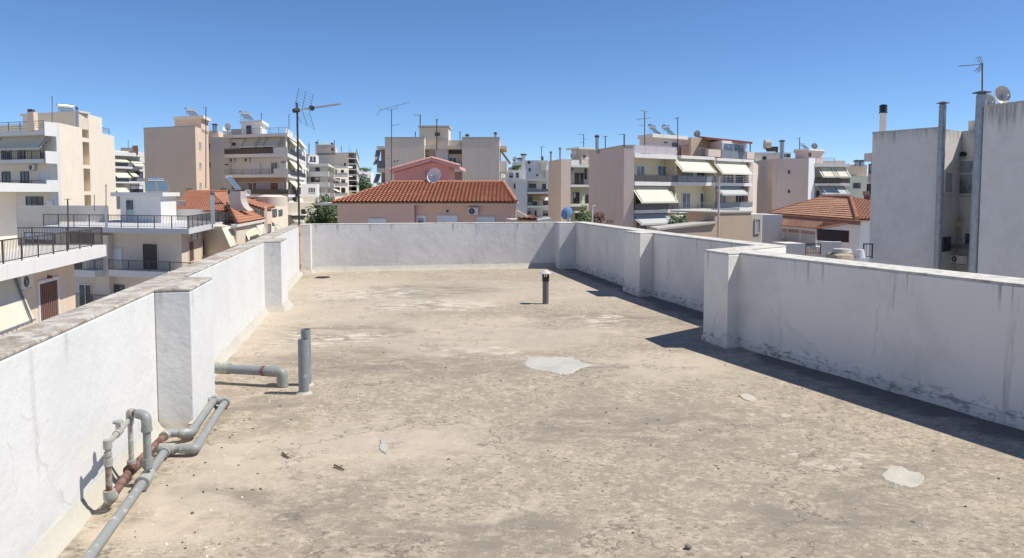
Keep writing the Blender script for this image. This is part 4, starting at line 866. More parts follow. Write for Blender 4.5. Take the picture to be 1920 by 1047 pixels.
obj('roof_slab', MB().prism([Ls - Fs.t * .3, Cs + Fs.t * .4 - G.t * .3, Rs + Fs.t * .4 + G.t * .3, Ls + (Rs - Cs)], z1 + .002, z1 + .4), WHITEP, s)
rail3(b, F, F.L * .05, F.L - .1, zt, F.hit((430, 322))[1], -.2, 'wires', RAILG); rail3(b, G, .1, G.L * .35, zt, F.hit((430, 322))[1], -.2, 'panel', GREYW)
body(b, [pt((122, 372), 120), pt((190, 372), 120), pt((190, 372), 123), pt((122, 372), 123)], zof((150, 333), 120), CONC, zt - .3, 'roof_wall')
solar('dark solar heater on the white stair house of the five storey block', (232, 276), 120, 1.9, R(-30), 2, .3, 1.3)
antenna('small white aerial right of the dark solar heater', (325, 282), 120, 225, [(316, 232, 335, 230, 3, .5), (320, 240, 330, 238, 2, .4)], .05)
antenna('bent pole aerial at the right corner of the white five storey block', (512, 330), 118, 232, [(510, 238, 530, 233, 3, .4)], .05)
dish('white dish beside the flue left of the five storey block', at((92, 322), 121), 1.45, (-.2, -1, .35)); body(b, [pt((66, 372), 120), pt((122, 372), 120), pt((122, 372), 123), pt((66, 372), 123)], zof((95, 345), 120), WHITEP, zt - .3, 'roof_wall')
# ---------------------------------------------------------------- lower annexe right of C
P0 = pt((560, 780), 118); F = Face(pt((590, 700), 122), pt((706, 765), 124)); b = bld('low cream annexe with a glazed balcony at the foot of the five storey block', F.A)
zr = F.hit((650, 790))[1]; body(b, quad(F.A, F.B, 10), zr, BEIGE); body(b, quad(F.A + F.t * .02, F.B - F.t * .1, 6), F.hit((650, 705))[1], WHITEP, zr + .002, 'upper_room')
window(b, F, 645, 728, 690, 765, .003, 4, FRAME, GLASS); window(b, F, 640, 840, 668, 925, .003, 2, DKFRAME); window(b, F, 680, 835, 700, 862, .003, 1, FRAME, GLASS)
balcony(b, F, 640, 672, 925, 950, 960, .8, 'bars', RAIL, WHITEP, 0, 0, .3); awning(b, F, 600, 625, 800, 860, .1, 1.2, arms=False); awning(b, F, 540, 600, 935, 968, .1, 1.2, arms=False)
# ---------------------------------------------------------------- E: stepped far blocks
Z(560, 250, 5.819)
C = pt((325, 335), 150); z1 = zof((325, 335), 150); L_ = along(C, VL, (70, 345)); R_ = along(C, VR, (390, 375)); F = Face(L_, C); G = Face(C, R_)
b = bld('mid distance grey white block with small awnings on its corner, left of the dark tree', C)
body(b, [L_ - F.n * 1.2, C - F.n * 1.2 - F.t * 1.2, R_ - F.t * 1.2, L_ + (R_ - C)], z1 - .3, GREYW)
for yr, ya, yb_ in ((None, 332, 360), (418, 462, 472), (535, 578, 588), (650, 685, 695)):
    za, zc = F.hit((250, ya))[1], F.hit((250, yb_))[1]; s = obj('balcony', MB().prism([L_, C, R_, R_ - F.t * 1.2, C - F.t * 1.2 + G.t * 1.2, L_ + G.t * 1.2], zc, za), WHITEP, b)
    if yr: zr = F.hit((250, yr))[1]; rail3(s, F, 0, F.L, za, zr, 0, 'solid', GREYW); rail3(s, G, .1, G.L, za, zr, 0, 'solid', GREYW)
FW = Face(L_ - F.n * 1.2, C - F.n * 1.2)
for r in ((185, 375, 230, 418), (135, 480, 175, 535), (185, 480, 228, 535), (190, 595, 235, 650), (130, 595, 175, 650)): window(b, FW, *r, .005, 1, DKFRAME)
for ya, yb_ in ((362, 412), (474, 525), (588, 640)):
    for u in (.08, .5):
        zt_, zb_ = G.hit((335, ya))[1], G.hit((355, yb_))[1]; u0 = G.L * u; u1 = u0 + G.L * .4; P = G.P
        obj('awning', MB().hexa([P(u0, zb_, 1.6), P(u1, zb_, 1.6), P(u1, zb_, 1.65), P(u0, zb_, 1.65), P(u0, zt_, 0), P(u1, zt_, 0), P(u1, zt_, .05), P(u0, zt_, .05)]), AWN, b)
C = pt((540, 210), 185); z1 = zof((540, 210), 185); L_ = along(C, VL, (355, 215)); R_ = along(C, VR, (592, 275)); F = Face(L_, C); G = Face(C, R_); M_ = along(C, VL, (185, 210))
b = bld('tall beige far block with blank stepped front and crowded side balconies, behind the dark tree', C)
body(b, [M_, C, R_, M_ + (R_ - C)], z1, BEIGE); z2 = F.hit((280, 152))[1]; Mx = along(C, VL, (400, 160)); body(b, [M_, Mx, Mx + G.t * 12, M_ + G.t * 12], z2, BEIGE, z1 - .5, 'upper_block'); obj('coping', MB().prism([M_ - F.n * -.1, Mx - F.n * -.1, Mx + G.t * 1, M_ + G.t * 1], z2 + .002, z2 + .6), PINKTAN, b)
obj('chimney', MB().prism([pt((182, 300), 183), pt((200, 300), 183), pt((200, 300), 184), pt((182, 300), 184)], z1 - 5, zof((190, 125), 183)), CREAM, b)
Ft = Face(along(C, VL, (390, 400)) + F.n * 6, along(C, VL, (545, 400)) + F.n * 6)
w2 = obj('front_wing', MB().prism([Ft.A, Ft.B, Ft.B - F.n * 6, Ft.A - F.n * 6], GZ, Ft.hit((450, 355))[1]), BEIGE, b)
for yr, ya, yb_ in ((None, 360, 380), (430, 465, 475), (540, 570, 580), (650, 680, 690)):
    balcony(b, Ft, 385, 535, yr, ya, yb_, 2.0, 'panel', GREYW, WHITEP, 0, 0)
for r in ((400, 395, 420, 460), (462, 400, 495, 460), (385, 490, 450, 560), (465, 500, 510, 560), (395, 590, 450, 665), (465, 595, 510, 660)): window(b, Ft, *r, .005, 2, DKFRAME)
for r in ((495, 325, 515, 360), (360, 160, 382, 195)): window(b, F, *r, .005 if r[0] > 400 else .003, 1, DKFRAME)
for i, y in enumerate((240, 300, 355, 410, 465, 520, 575, 630)):
    s = obj('balcony', MB().fb(G, 1, G.L, G.hit((560, y + 8))[1], G.hit((560, y))[1], 0, 2.0), WHITEP, b); za = G.hit((560, y))[1]; rail3(s, G, 1, G.L, za, za + 1.0, 2.0, 'panel', GREYW if i % 2 else RAILG)
    for u in (.15, .5, .8):
        obj('pane', MB().fb(G, G.L * u, G.L * u + 2.2, za + .1, za + 2.3, .005, .05), GLASS, b)
antenna('far left aerial among those on the tall beige far block', (210, 150), 190, 72, [(200, 80, 220, 76, 3, .8)], .07); antenna('tallest aerial on the tall beige far block', (390, 180), 190, 78, [(382, 90, 398, 88, 2, .6)], .07); antenna('aerial with round head on the right part of the tall beige far block', (465, 200), 186, 148, [(462, 152, 482, 150, 5, .9)], .07)
obj('roof_tank', MB().cyl(at((282, 140), 188), at((318, 140), 188), .9, n=12), CONC, b); flue(b, (365, 150), 188, 118, .3); flue(b, (198, 125), 183.5, 108, .3)
b2_ = bld('narrow grey far block with a shaded balcony left of the tall beige one', pt((110, 300), 170)); F = Face(pt((80, 300), 165), pt((190, 300), 168)); body(b2_, quad(F.A, F.B, 9), F.hit((150, 230))[1], GREYW)
balcony(b2_, F, 118, 188, None, 232, 240, 2, 'panel', RAIL, CONC, 0, 0); balcony(b2_, F, 118, 188, 300, 322, 330, 2, 'panel', RAIL, WHITEP, 0, 0); window(b2_, F, 125, 255, 150, 310, .005, 1, DKFRAME); window(b2_, F, 160, 255, 184, 310, .005, 1, DKFRAME)
antenna('plain aerial pole above the narrow grey far block', (113, 235), 166, 112, [(108, 120, 118, 118, 2, .5)], .1)
# F: modern glazed block
F = Face(pt((585, 430), 240), pt((792, 430), 244)); b = bld('distant white block with long glazed balconies and planting on its roof', F.A); G = Face(F.B, pt((818, 440), 250))
body(b, [F.A, F.B, G.B, F.A + (G.B - F.B)], F.hit((690, 425))[1], GREYW)
for yr, ya, yb_, kd in ((None, 425, 448, 0), (500, 535, 545, 1), (None, 578, 600, 0)): balcony(b, F, 588, 782, yr, ya, yb_, 2.2, 'panel', RAILG, WHITEP, 0, 0)
obj('window', MB().fr(F, 592, 460, 780, 530, .01, .2), GLASSB, b); obj('window', MB().fr(F, 592, 548, 780, 575, .01, .2), GLASS, b)
obj('blind', MB().fr(F, 652, 460, 680, 488, .4, .5), SHUTW, b); obj('blind', MB().fr(F, 690, 460, 775, 488, .4, .5), SHUTW, b)
leaves('roof_planting', b, at((690, 400), 246), (3.4, 1.5, .9), 900, .22, LEAF2, 5, 14); body(b, [pt((650, 430), 244), pt((705, 430), 244), pt((705, 430), 248), pt((650, 430), 248)], zof((680, 402), 244), WHITEP, zof((680, 430), 244), 'roof_room')
b = thing('hedge', 'dark green hedge mass below the distant glazed block', 'hedge', (*pt((680, 600), 225), GZ)); leaves('foliage', b, at((690, 655), 225), (4.5, 2, 5.0), 3000, .4, LEAF, 8, 30)
# tree
tree('dense dark green tree between the far blocks and the pink house', at((325, 960), 78), (2.7, 2.2, 2.9), GZ, 9000, .15, 4)
# ---------------------------------------------------------------- G: wide beige block behind the pink house
Z(600, 180, 4.0275)
Y = 95; F = Face(pt((490, 320), Y), pt((1357, 320), Y)); zt = zof((640, 319), Y)
b = bld('wide beige block with two blank wings and a recessed middle, right behind the pink house', F.B)
def seg(x0, x1, ya, d0, d1, mat=BEIGE, z0=GZ, name='wall'):
    u0, u1 = F.hit((x0, 400), d1)[0], F.hit((x1, 400), d1)[0]; return obj(name, MB().fb(F, u0, u1, z0, F.hit(((x0 + x1) / 2, ya), d1)[1], d0, d1), mat, b)
seg(490, 788, 320, -14, 0); seg(1072, 1355, 320, -14, 0); seg(788.5, 1071.5, 336, -14, -2.2)
ub = lambda x, y, d=0: F.hit((x, y), d)
for x0, x1 in ((488, 790), (1070, 1357)): u0, u1 = ub(x0, 320)[0], ub(x1, 320)[0]; obj('coping', MB().fb(F, u0, u1, zt + .003, zt + .13, -14, .05), CONC, b)
seg(750, 970, 240, -5.5, -1.8, BEIGE, zt - 1.5, 'stair_house'); u0, u1 = ub(742, 240, -1.6)[0], ub(978, 240, -1.6)[0]; zz = ub(860, 238, -1.8)[1]; obj('roof_slab', MB().fb(F, u0, u1, zz, zz + .2, -5.7, -1.5), CONC, b)
window(b, F, 868, 278, 905, 305, -1.79, 2, DKFRAME); obj('patch_panel', MB().fr(F, 880, 318, 965, 375, -1.9, -1.75), CONC, b)
seg(872, 965, 400, -2.6, -1.6, GREYW); 
for ya, yb_ in ((375, 402), (545, 572)): u0, u1 = ub(788, 400, -.6)[0], ub(1071.5, 400, -.6)[0]; z1, z0_ = ub(900, ya, -.6)[1], ub(900, yb_, -.6)[1]; obj('balcony', MB().fb(F, u0 + .01, u1, z0_, z1, -2.19, -.6), WHITEP if ya > 500 else BEIGE, b)
rail(b, F, 975, 1070, 500, 545, -.7, 'bars', RAIL, .25); rail(b, F, 795, 870, 500, 545, -.7, 'bars', RAIL, .25)
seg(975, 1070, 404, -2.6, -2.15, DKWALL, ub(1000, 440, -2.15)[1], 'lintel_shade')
for r in ((975, 465, 1032, 545), (795, 455, 868, 545), (795, 407, 818, 422), (880, 480, 905, 495), (980, 600, 1040, 655)): window(b, F, *r, -2.19, 2, DKFRAME if r[0] != 975 else FRAME)
obj('brown_recess', MB().fr(F, 972, 575, 1070, 660, -2.18, -2.1), BROWNP, b)
for x, y0 in ((563, 490), (585, 487)): obj('vent_hole', MB().fr(F, x - 5, y0, x + 5, y0 + 9, .003, .03), BLACK, b)
flue(b, (1325, 320), Y + 1, 290, .15); flue(b, (1112, 318), Y + 3, 305, .2)
# left balconies
FLb = Face(pt((428, 380), Y + 4), pt((489, 380), Y + 4))
for yr, ya, yb_ in ((None, 380, 402), (490, 548, 578), (None, 655, 675)):
    s = obj('balcony', MB().fr(FLb, 428, ya, 488, yb_, -9, 0), GREYW, b)
    if yr: rail(s, FLb, 430, 487, yr, ya, 0, 'solid', RAILG)
obj('side_wall', MB().fr(FLb, 462, 400, 489, 700, -8, -1.5), BROWNP, b)
awning(b, FLb, 402, 440, 415, 510, -1, 1.0, AWNG, arms=True); awning(b, FLb, 402, 440, 595, 650, -1, 1.0, AWNG)
FRb = Face(pt((1356, 380), Y + 3), pt((1412, 380), Y + 3))
s = obj('balcony', MB().fr(FRb, 1356, 378, 1410, 402, -8, 0), BEIGE, b); s = obj('balcony', MB().fr(FRb, 1356, 550, 1412, 575, -8, 0), WHITEP, b); rail(s, FRb, 1358, 1410, 492, 550, 0, 'solid', WHITEP)
P = FRb.P; u0, za = FRb.hit((1362, 405)); u1, zb_ = FRb.hit((1440, 500)); aw = obj('awning', MB().hexa([P(u1 - .2, zb_, -8), P(u1 - .2, zb_, 0), P(u1, zb_, 0), P(u1, zb_, -8), P(u0, za, -8), P(u0, za, 0), P(u0 + .1, za, 0), P(u0 + .1, za, -8)]), AWNO, b)
obj('awning_arm', MB().bar(P(u0 - .2, za - 4.2, .05), P(u1 - .2, zb_ + .1, .05), .05), FRAME, aw)
antenna('grey aerial left of the stair house on the wide beige block', (757, 240), Y + 3, 140, [(708, 145, 757, 148, 5, .7), (745, 185, 760, 183, 2, .5)], .06); antenna('aerial in front of the stair house on the wide beige block', (882, 400), Y - 1, 175, [(872, 180, 890, 182, 3, .7)], .06)
antenna('small aerial between stair house and right wing of the wide beige block', (1057, 330), Y + 2, 268, [(1050, 275, 1065, 278, 3, .6)], .05); antenna('shortest aerial on the left wing of the wide beige block', (720, 318), Y + 3, 270, [(714, 280, 726, 280, 2, .4)], .05)
# ---------------------------------------------------------------- pink house
Y = 50; ze = zof((800, 812), Y); eL = pt((92, 814), Y); eR = pt((1480, 804), Y); F = Face(pt((143, 850), Y + .6), pt((1472, 850), Y + .6))
b = bld('pink house with a broad orange tiled hip roof just beyond the far parapet', F.A, 'house', 'house')
eL3 = Vector((*eL, ze)); eR3 = Vector((*eR, ze)); rl = at((540, 657), Y + 5.2); rr = at((1385, 657), Y + 5.2); rz = (rl.z + rr.z) / 2; rl.z = rr.z = rz
obj('wall', MB().fb(F, 0, F.L, GZ, ze - .12, -9.5, 0), PINK, b)
u0 = F.hit((718, 900))[0]; obj('wall_bay', MB().fb(F, -.02, u0, GZ, ze - .125, .003, .35), PINK, b)
obj('eave_board', MB().fb(F, -1.4, F.L + .25, ze - .12, ze + .02, -9, .56), plaster('eave_white', (.60, .56, .52), .15, 0), b)
tiles('roof_tiles', b, TILE, eL3 + Vector((0, 0, .02)), eR3 + Vector((0, 0, .02)), rr, rl, .27, .36, .05)
bk = Vector((0, 10.4, 0)); bl, br = eL3 + bk, eR3 + bk
obj('roof_slope', MB().add([bl, br, rr, rl, eL3, eR3, rl - Vector((0, 0, .1)), rr - Vector((0, 0, .1))], [(0, 1, 2, 3), (0, 3, 4), (1, 5, 2), (0, 4, 5, 1)]), TILE, b)
ridge(b, [rl, rr], TILE); ridge(b, [rr, eR3 + Vector((0, 0, .08))], TILE, .15); ridge(b, [rl, eL3 + Vector((0, 0, .05))], TILE, .08)
dF = .35
for r, fm, pm_, d0 in (((362, 926, 503, 1010), FRAME, SHUTW, dF), ((722, 903, 800, 1010), FRAME, GLASS, 0), ((883, 903, 1040, 1010), FRAME, SHUTW, 0), ((1188, 912, 1320, 1010), FRAME, SHUTW, 0)): window(b, F, *r, d0 + .001, 1, fm, pm_, w=.16 if r[0] in (722, 883) else .05)
obj('drainpipe', MB().cyl(F.P(u0 + .08, ze - .13, .08), F.P(u0 + .08, GZ, .08), .05), PINKD, b); obj('drainpipe', MB().cyl(F.P(F.L + .03, ze - .13, .08), F.P(F.L + .03, GZ, .08), .05), PINKD, b)
ac_unit('white air conditioner high on the pink house wall under the eave', F, 1113, 843, 1195, 900, .003)
p = F.hit((962, 878)); obj('wall_lamp', MB().cyl(F.P(p[0], p[1] + .06, .003), F.P(p[0], p[1] + .02, .22), .10, .05), BROWN, b)
# rear gabled part
Y2 = 62; F = Face(pt((560, 600), Y2), pt((968, 600), Y2)); z1 = zof((560, 580), Y2); za = zof((845, 500), Y2); zr_ = zof((968, 528), Y2)
ua = F.hit((845, 500))[0]
m = MB(); P = F.P; m.add([P(0, GZ, 0), P(F.L, GZ, 0), P(F.L, zr_, 0), P(ua, za, 0), P(0, z1, 0), P(0, GZ, -7), P(F.L, GZ, -7), P(F.L, zr_, -7), P(ua, za, -7), P(0, z1, -7)], [(0, 1, 2, 3, 4), (9, 8, 7, 6, 5), (0, 4, 9, 5), (1, 6, 7, 2), (4, 3, 8, 9), (3, 2, 7, 8)])
obj('gable_wall', m, PINKD, b)
for (a, c_) in (((-.3, z1 - .05), (ua, za + .05)), ((ua + .01, za + .05), (F.L + 1.0, zr_ - .3))):
    obj('gable_roof', MB().hexa([P(a[0], a[1], .4), P(c_[0], c_[1], .4), P(c_[0], c_[1], -7.3), P(a[0], a[1], -7.3), P(a[0], a[1] + .25, .4), P(c_[0], c_[1] + .25, .4), P(c_[0], c_[1] + .25, -7.3), P(a[0], a[1] + .25, -7.3)]), PINKD, b)
ridge(b, [P(-.3, z1 + .2, .3), P(ua, za + .3, .3), P(F.L + 1, zr_ - .05, .3)], PINKD, .11); window(b, F, 795, 565, 830, 612, .003, 1, BROWNP, SHUT)
c = at((858, 601), Y + 4.9); dish('large white satellite dish on the ridge of the pink house', c, 1.12, (-.45, -1, .32), DISH, at((855, 660), Y + 5.1))
Zb = (540, 690); antenna('tall slender aerial mast at the left end of the pink house ridge', (540, 665), Y + 5.3, 100, [(455, 108, 678, 48, 13, .55), (540, 225, 603, 217, 5, .5), (495, 472, 540, 474, 3, .3)], .028)
t = bpy.data.objects['tv_antenna' if False else [o.name for o in COL.objects if o.get('label', '').startswith('tall slender')][0]]
p1 = at((585, 72), Y + 5.3); p2 = at((585, 90), Y + 5.3); p3 = at((510, 105), Y + 5.3); obj('brace', MB().tube([p1, p2, at((542, 108), Y + 5.3), p3, at((508, 95), Y + 5.3)], .012, .15, n=6), MAST, t)
m = MB(); a = at((462, 108), Y + 5.3)
for s_ in (-1, 1):
    for k_ in range(5): m.bar(a + Vector((-.1 - .05 * k_, -.3, .08 * s_ * k_ + .02)), a + Vector((-.1 - .05 * k_, .3, .1 * s_ * k_ + .02)), .008)
    m.bar(a, a + Vector((-.35, 0, .42 * s_)), .012)
obj('reflector', m, GALV, t)
# small things right of the pink house
Z(940, 240, 5.817)
b = bld('little tiled roof with a pale canvas sheet at the right foot of the pink house', pt((200, 1000), 44), 'shed', 'shed'); F = Face(pt((178, 1000), 44), pt((400, 1000), 44))
body(b, quad(F.A, F.B, 4), F.hit((300, 1012))[1], PINKTAN); a = F.hit((178, 1000)); tiles('roof_tiles', b, TILEP, F.P(0, F.hit((300, 1004))[1], .2), F.P(F.L, F.hit((300, 1012))[1], .2), at((345, 975), 46.5), at((240, 968), 46.5), .25, .4)
p0, p1, p2 = at((172, 900), 44.5), at((300, 972), 44.5), at((172, 1015), 44.5); o_ = Vector((0, 1.2, 0)); obj('canvas_sheet', MB().add([p0, p1, p2, p0 + o_, p1 + o_, p2 + o_], [(0, 1, 2), (5, 4, 3), (0, 3, 4, 1), (1, 4, 5, 2), (2, 5, 3, 0)]), plaster('canvas', (.66, .60, .50), .2, 0), b)
p0, p1, p2 = at((345, 972), 43), at((400, 1012), 43), at((545, 985), 43); p3 = at((555, 1015), 43); obj('awning_sheet', MB().hexa([at((395, 1020), 43), p3, p3 + o_, at((395, 1020), 43) + o_, at((395, 1004), 43), at((543, 985), 43), at((543, 985), 43) + o_, at((395, 1004), 43) + o_]), plain('pale_sheet', (.6, .58, .55), .8), b)
# ---------------------------------------------------------------- H: pale far blocks in the gap
Y = 150; F = Face(pt((135, 565), Y), pt((520, 565), Y)); b = bld('pale grey block with narrow balconies in the gap right of the pink house', F.A)
u2 = F.hit((283, 700))[0]; z1 = F.hit((300, 578))[1]; obj('wall', MB().fb(F, F.hit((158, 700))[0], u2, GZ, z1, -14, 0), LILAC, b); obj('wall', MB().fb(F, u2, F.L, GZ, z1, -14, -1.5), LILAC, b)
obj('roof_slab', MB().fb(F, -.3, F.L, z1 + .002, F.hit((300, 558))[1], -14, .4), WHITEP, b)
for yr, ya, yb_, kd, mt in ((665, 700, 720, 'panel', RAILG), (808, 850, 870, 'bars', RAIL), (958, 975, 990, 'bars', RAIL)): balcony(b, F, 286, 516, yr, ya, yb_, .6, kd, mt, WHITEP, -1.49, 0, .3)
for r, n in (((300, 612, 378, 658), 2), ((445, 612, 488, 697), 1), ((293, 752, 335, 808), 1), ((340, 785, 386, 846), 1), ((455, 780, 515, 846), 1), ((283, 912, 320, 962), 1), ((362, 905, 384, 975), 1), ((452, 905, 512, 965), 2)): window(b, F, *r, -1.49, n, DKFRAME)
awning(b, F, 340, 445, 758, 790, -1.3, .3, AWNO, arms=False); awning(b, F, 462, 512, 758, 788, -1.3, .3, AWN, arms=False); obj('brown_band', MB().fr(F, 286, 722, 515, 750, -1.48, -1.4), BROWNP, b)
F = Face(pt((60, 470), Y + 8), pt((265, 470), Y + 8)); b = bld('low cluttered rooftop block with chimneys behind the wide beige one', F.A); body(b, quad(F.A, F.B, 8), F.hit((150, 470))[1], LILAC); obj('roof_slab', MB().fr(F, 55, 462, 272, 474, -4, .5), WHITEP, b)
for r in ((88, 492, 128, 545), (158, 490, 192, 545), (135, 610, 158, 665)): window(b, F, *r, .005, 1, DKFRAME)
for x0, x1, ya in ((190, 208, 345), (224, 260, 300)): c_ = obj('chimney', MB().prism([pt((x0, 460), Y + 9), pt((x1, 460), Y + 9), pt((x1, 460), Y + 11), pt((x0, 460), Y + 11)], F.hit((150, 475))[1], zof((x0, ya), Y + 9)), GREYW, b); flue(c_, ((x0 + x1) / 2, ya), Y + 9.5, ya - 3, .5)
awning(b, F, 0, 40, 495, 545, 0, 2); obj('roof_wall', MB().fr(F, 75, 432, 190, 462, -3, -2.5), CONC, b); leaves('roof_plants', b, at((160, 425), Y + 6), (1.2, .8, .7), 300, .2, LEAF, 3)
F = Face(pt((225, 360), Y + 22), pt((505, 360), Y + 22)); b = bld('blank grey lilac block on the skyline in the gap, with a sunlit end', F.A); body(b, quad(F.A, F.B, 12), F.hit((360, 358))[1], LILAC); obj('coping', MB().fr(F, 222, 354, 508, 378, .003, .3), GREYW, b)
obj('sunlit_end', MB().fr(F, 430, 380, 480, 490, .3, 1.2), YELLOWP, b)
for r in ((298, 440, 320, 475), (380, 508, 398, 528)): window(b, F, *r, .005, 1, DKFRAME)
c_ = obj('chimney', MB().fr(F, 290, 362, 316, 392, .31, 1.2), DKFRAME, b)
obj('stepped_wing', MB().fr(F, 488, 460, 520, 560, -3, 4), GREYW, b)
antenna('T shaped aerial on the blank grey lilac block in the gap', (438, 355), Y + 22, 205, [(420, 210, 482, 205, 4, .8), (410, 322, 430, 322, 2, .6)], .08); obj('chimney', MB().prism([pt((436, 360), Y + 24), pt((460, 360), Y + 24), pt((460, 360), Y + 26), pt((436, 360), Y + 26)], zof((448, 360), Y + 24), zof((448, 312), Y + 24)), DKFRAME, b)
dish('far white dish behind the ochre awning of the wide beige block', at((143, 345), Y + 9), 1.3, (-.8, -1, .6), DISH)
# ---------------------------------------------------------------- I: tan block with balconies
Y = 112; C = pt((650, 340), Y); zt = zof((650, 340), Y); L_ = along(C, VR, (515, 372)); M_ = pt((757, 340), Y + .8); F = Face(C, M_); F2 = Face(C, C + (M_ - C) * 3)
b = bld('slim tan block with dark balcony railings, left neighbour of the big pinkish blank wall', C)
G = Face(L_, C); body(b, [C, M_, M_ + (L_ - C), L_], zt, PINKTAN); obj('wall', MB().fb(G, .01, G.L * .98, GZ, zt - .02, .001, .04), TAN, b)
FB = Face(M_ - F.n * 1.4, M_ - F.n * 1.4 + F.t * 18); zz = FB.hit((850, 412))[1]; body(b, quad(FB.A, FB.B, 10), zz, GREEN); FF_ = Face(M_, M_ + F.t * 18)
obj('roof_slab', MB().fb(FF_, .05, 16, FF_.hit((850, 430))[1], FF_.hit((850, 402))[1], -1.4, 0), WHITEP, b)
for yr, ya, yb_ in ((560, 620, 645), (775, 830, 858)): balcony(b, FF_, 752, 1000, yr, ya, yb_, 0, 'bars', RAIL, WHITEP, -1.39, 0, .18)
for r, n in (((800, 492, 850, 618), 1), ((860, 492, 895, 618), 1), ((785, 705, 812, 828), 1), ((815, 702, 850, 828), 1), ((915, 728, 950, 828), 1), ((805, 930, 860, 1000), 1), ((905, 445, 930, 560), 1)): window(b, FB, *r, .005, n, DKFRAME, GLASS if r[0] != 800 else BROWN)
ac_unit('air conditioner on the top balcony of the slim tan block', FB, 765, 440, 792, 468, .003); balcony(b, FF_, 805, 925, None, 908, 928, .3, 'bars', RAIL, WHITEP, -1.3, 0)
obj('roof_wall', MB().fr(FF_, 758, 350, 850, 402, -3, -2.8), LILAC, b); s = obj('stair_house', MB().fr(FF_, 875, 222, 1010, 402, -6, -3), PINKTAN, b); obj('stair_roof', MB().fr(FF_, 848, 214, 1040, 232, -6.5, -2.6), WHITEP, s); window(s, FF_, 892, 300, 917, 328, -2.99, 1, DKFRAME)
rail(b, FF_, 758, 950, 345, 402, -1, 'wires', RAILG); flue(b, (540, 355), Y + 6, 275, .14); flue(b, (640, 338), Y + 1, 235, .13)
dish('big white dish facing upward on the roof of the slim tan block', at((778, 292), Y + 5), 1.35, (-1, -.6, .9), DISH, at((775, 345), Y + 5)); antenna('aerial with a long side arm above the slim tan block', (898, 215), Y + 6, 70, [(835, 75, 898, 73, 4, .6), (855, 160, 895, 160, 2, .5), (898, 125, 940, 128, 2, .3)], .06)
b = thing('shrub', 'leafy green shrub rising beside the foot of the big pinkish blank wall', 'shrub', (*pt((910, 1000), 62), GZ)); leaves('foliage', b, at((912, 1015), 62), (.75, .6, 1.25), 1500, .1, LEAF2, 12)
# blue dish behind our right corner
c = at((712, 930), 17.6); dish('blue painted satellite dish seen from behind, just past the far right corner', c, .30, (-.50, 1, .38), DISHB, Vector((c.x + .03, 17.5, .62)), 'satellite_dish')
# ---------------------------------------------------------------- J: big balcony block on the right
Z(1080, 220, 4.76)
Y = 80; C = pt((430, 256), Y); zt = zof((430, 256), Y); L_ = along(C, 664, (115, 308)); M_ = along(C, 8160, (520, 262)); G = Face(L_, C); F1 = Face(C, M_)
b = bld('four storey block right of centre with a blank pinkish end wall and many cream awnings', C)
body(b, [L_, C, M_, M_ + (L_ - C)], zt, PINKTAN); obj('coping', MB().prism([L_ - F1.t * .06, C - F1.t * .06 + F1.n * .05, M_ + F1.n * .05, M_ + (L_ - C)], zt + .002, zt + .12), CONC, b)
E1 = along(M_, 2600, (905, 340)); E2 = along(E1, 2600, (1250, 360)); E3 = along(E2, 2600, (1590, 385)); FJ = Face(M_, E3); n = FJ.n; wd = -1.6
U = lambda x, y=500, d=0: FJ.hit((x, y), d)[0]
ztop = FJ.hit((700, 352))[1]
for (x0, x1, wallm) in ((521, 903, YELLOWP), (905, 1248, YELLOWP), (1252, 1560, YELLOWP)): body(b, [V2(FJ.P(U(x0) + .01, 0, wd)), V2(FJ.P(U(x1), 0, wd)), back(FJ.P(U(x1), 0, wd), 12), back(FJ.P(U(x0) + .01, 0, wd), 12)], FJ.hit((x0 + 150, 360 if x0 < 900 else 372))[1] - .02, wallm)
body(b, [V2(FJ.P(U(1560) + .01, 0, -.3)), V2(FJ.P(U(1600), 0, -.3)), back(FJ.P(U(1600), 0, -.3), 12, 1500), back(FJ.P(U(1560) + .01, 0, -.3), 12)], FJ.hit((1580, 395))[1], PINKTAN, name='end_wall')
for x in (903, 1250): obj('party_wall', MB().fb(FJ, U(x) - .12, U(x) + .12, GZ, FJ.hit((x, 365))[1], wd - .2, -.15), YELLOWP, b)
bal = [(525, 903, None, 332, 368, 'x', None), (940, 1240, None, 348, 375, 'x', None), (1258, 1588, None, 372, 396, 'x', None),
       (525, 903, 512, 577, 612, 'panel', RAILB), (908, 1248, 520, 580, 612, 'panel', RAILG), (1255, 1575, 528, 586, 615, 'wires', FRAME),
       (525, 912, 762, 826, 855, 'panel', RAILB), (918, 1250, 765, 820, 852, 'bars', RAILG), (1255, 1575, 755, 808, 840, 'panel', RAILG),
       (525, 912, None, 1060, 1080, 'x', None)]
for x0, x1, yr, ya, yb_, kd, rm_ in bal: balcony(b, FJ, x0, x1, yr, ya, yb_, 0, kd, rm_, WHITEP, wd, 0, .2)
for (x0, x1, ya, yb_, mt) in ((945, 1255, 376, 480, AWN), (1300, 1590, 398, 500, AWN), (580, 912, 618, 752, AWN), (1305, 1555, 620, 685, AWNG), (575, 895, 862, 945, AWNG), (955, 1210, 855, 912, AWN), (1050, 1210, 948, 975, AWN)): awning(b, FJ, x0, x1, ya, yb_, -.5, .9, mt)
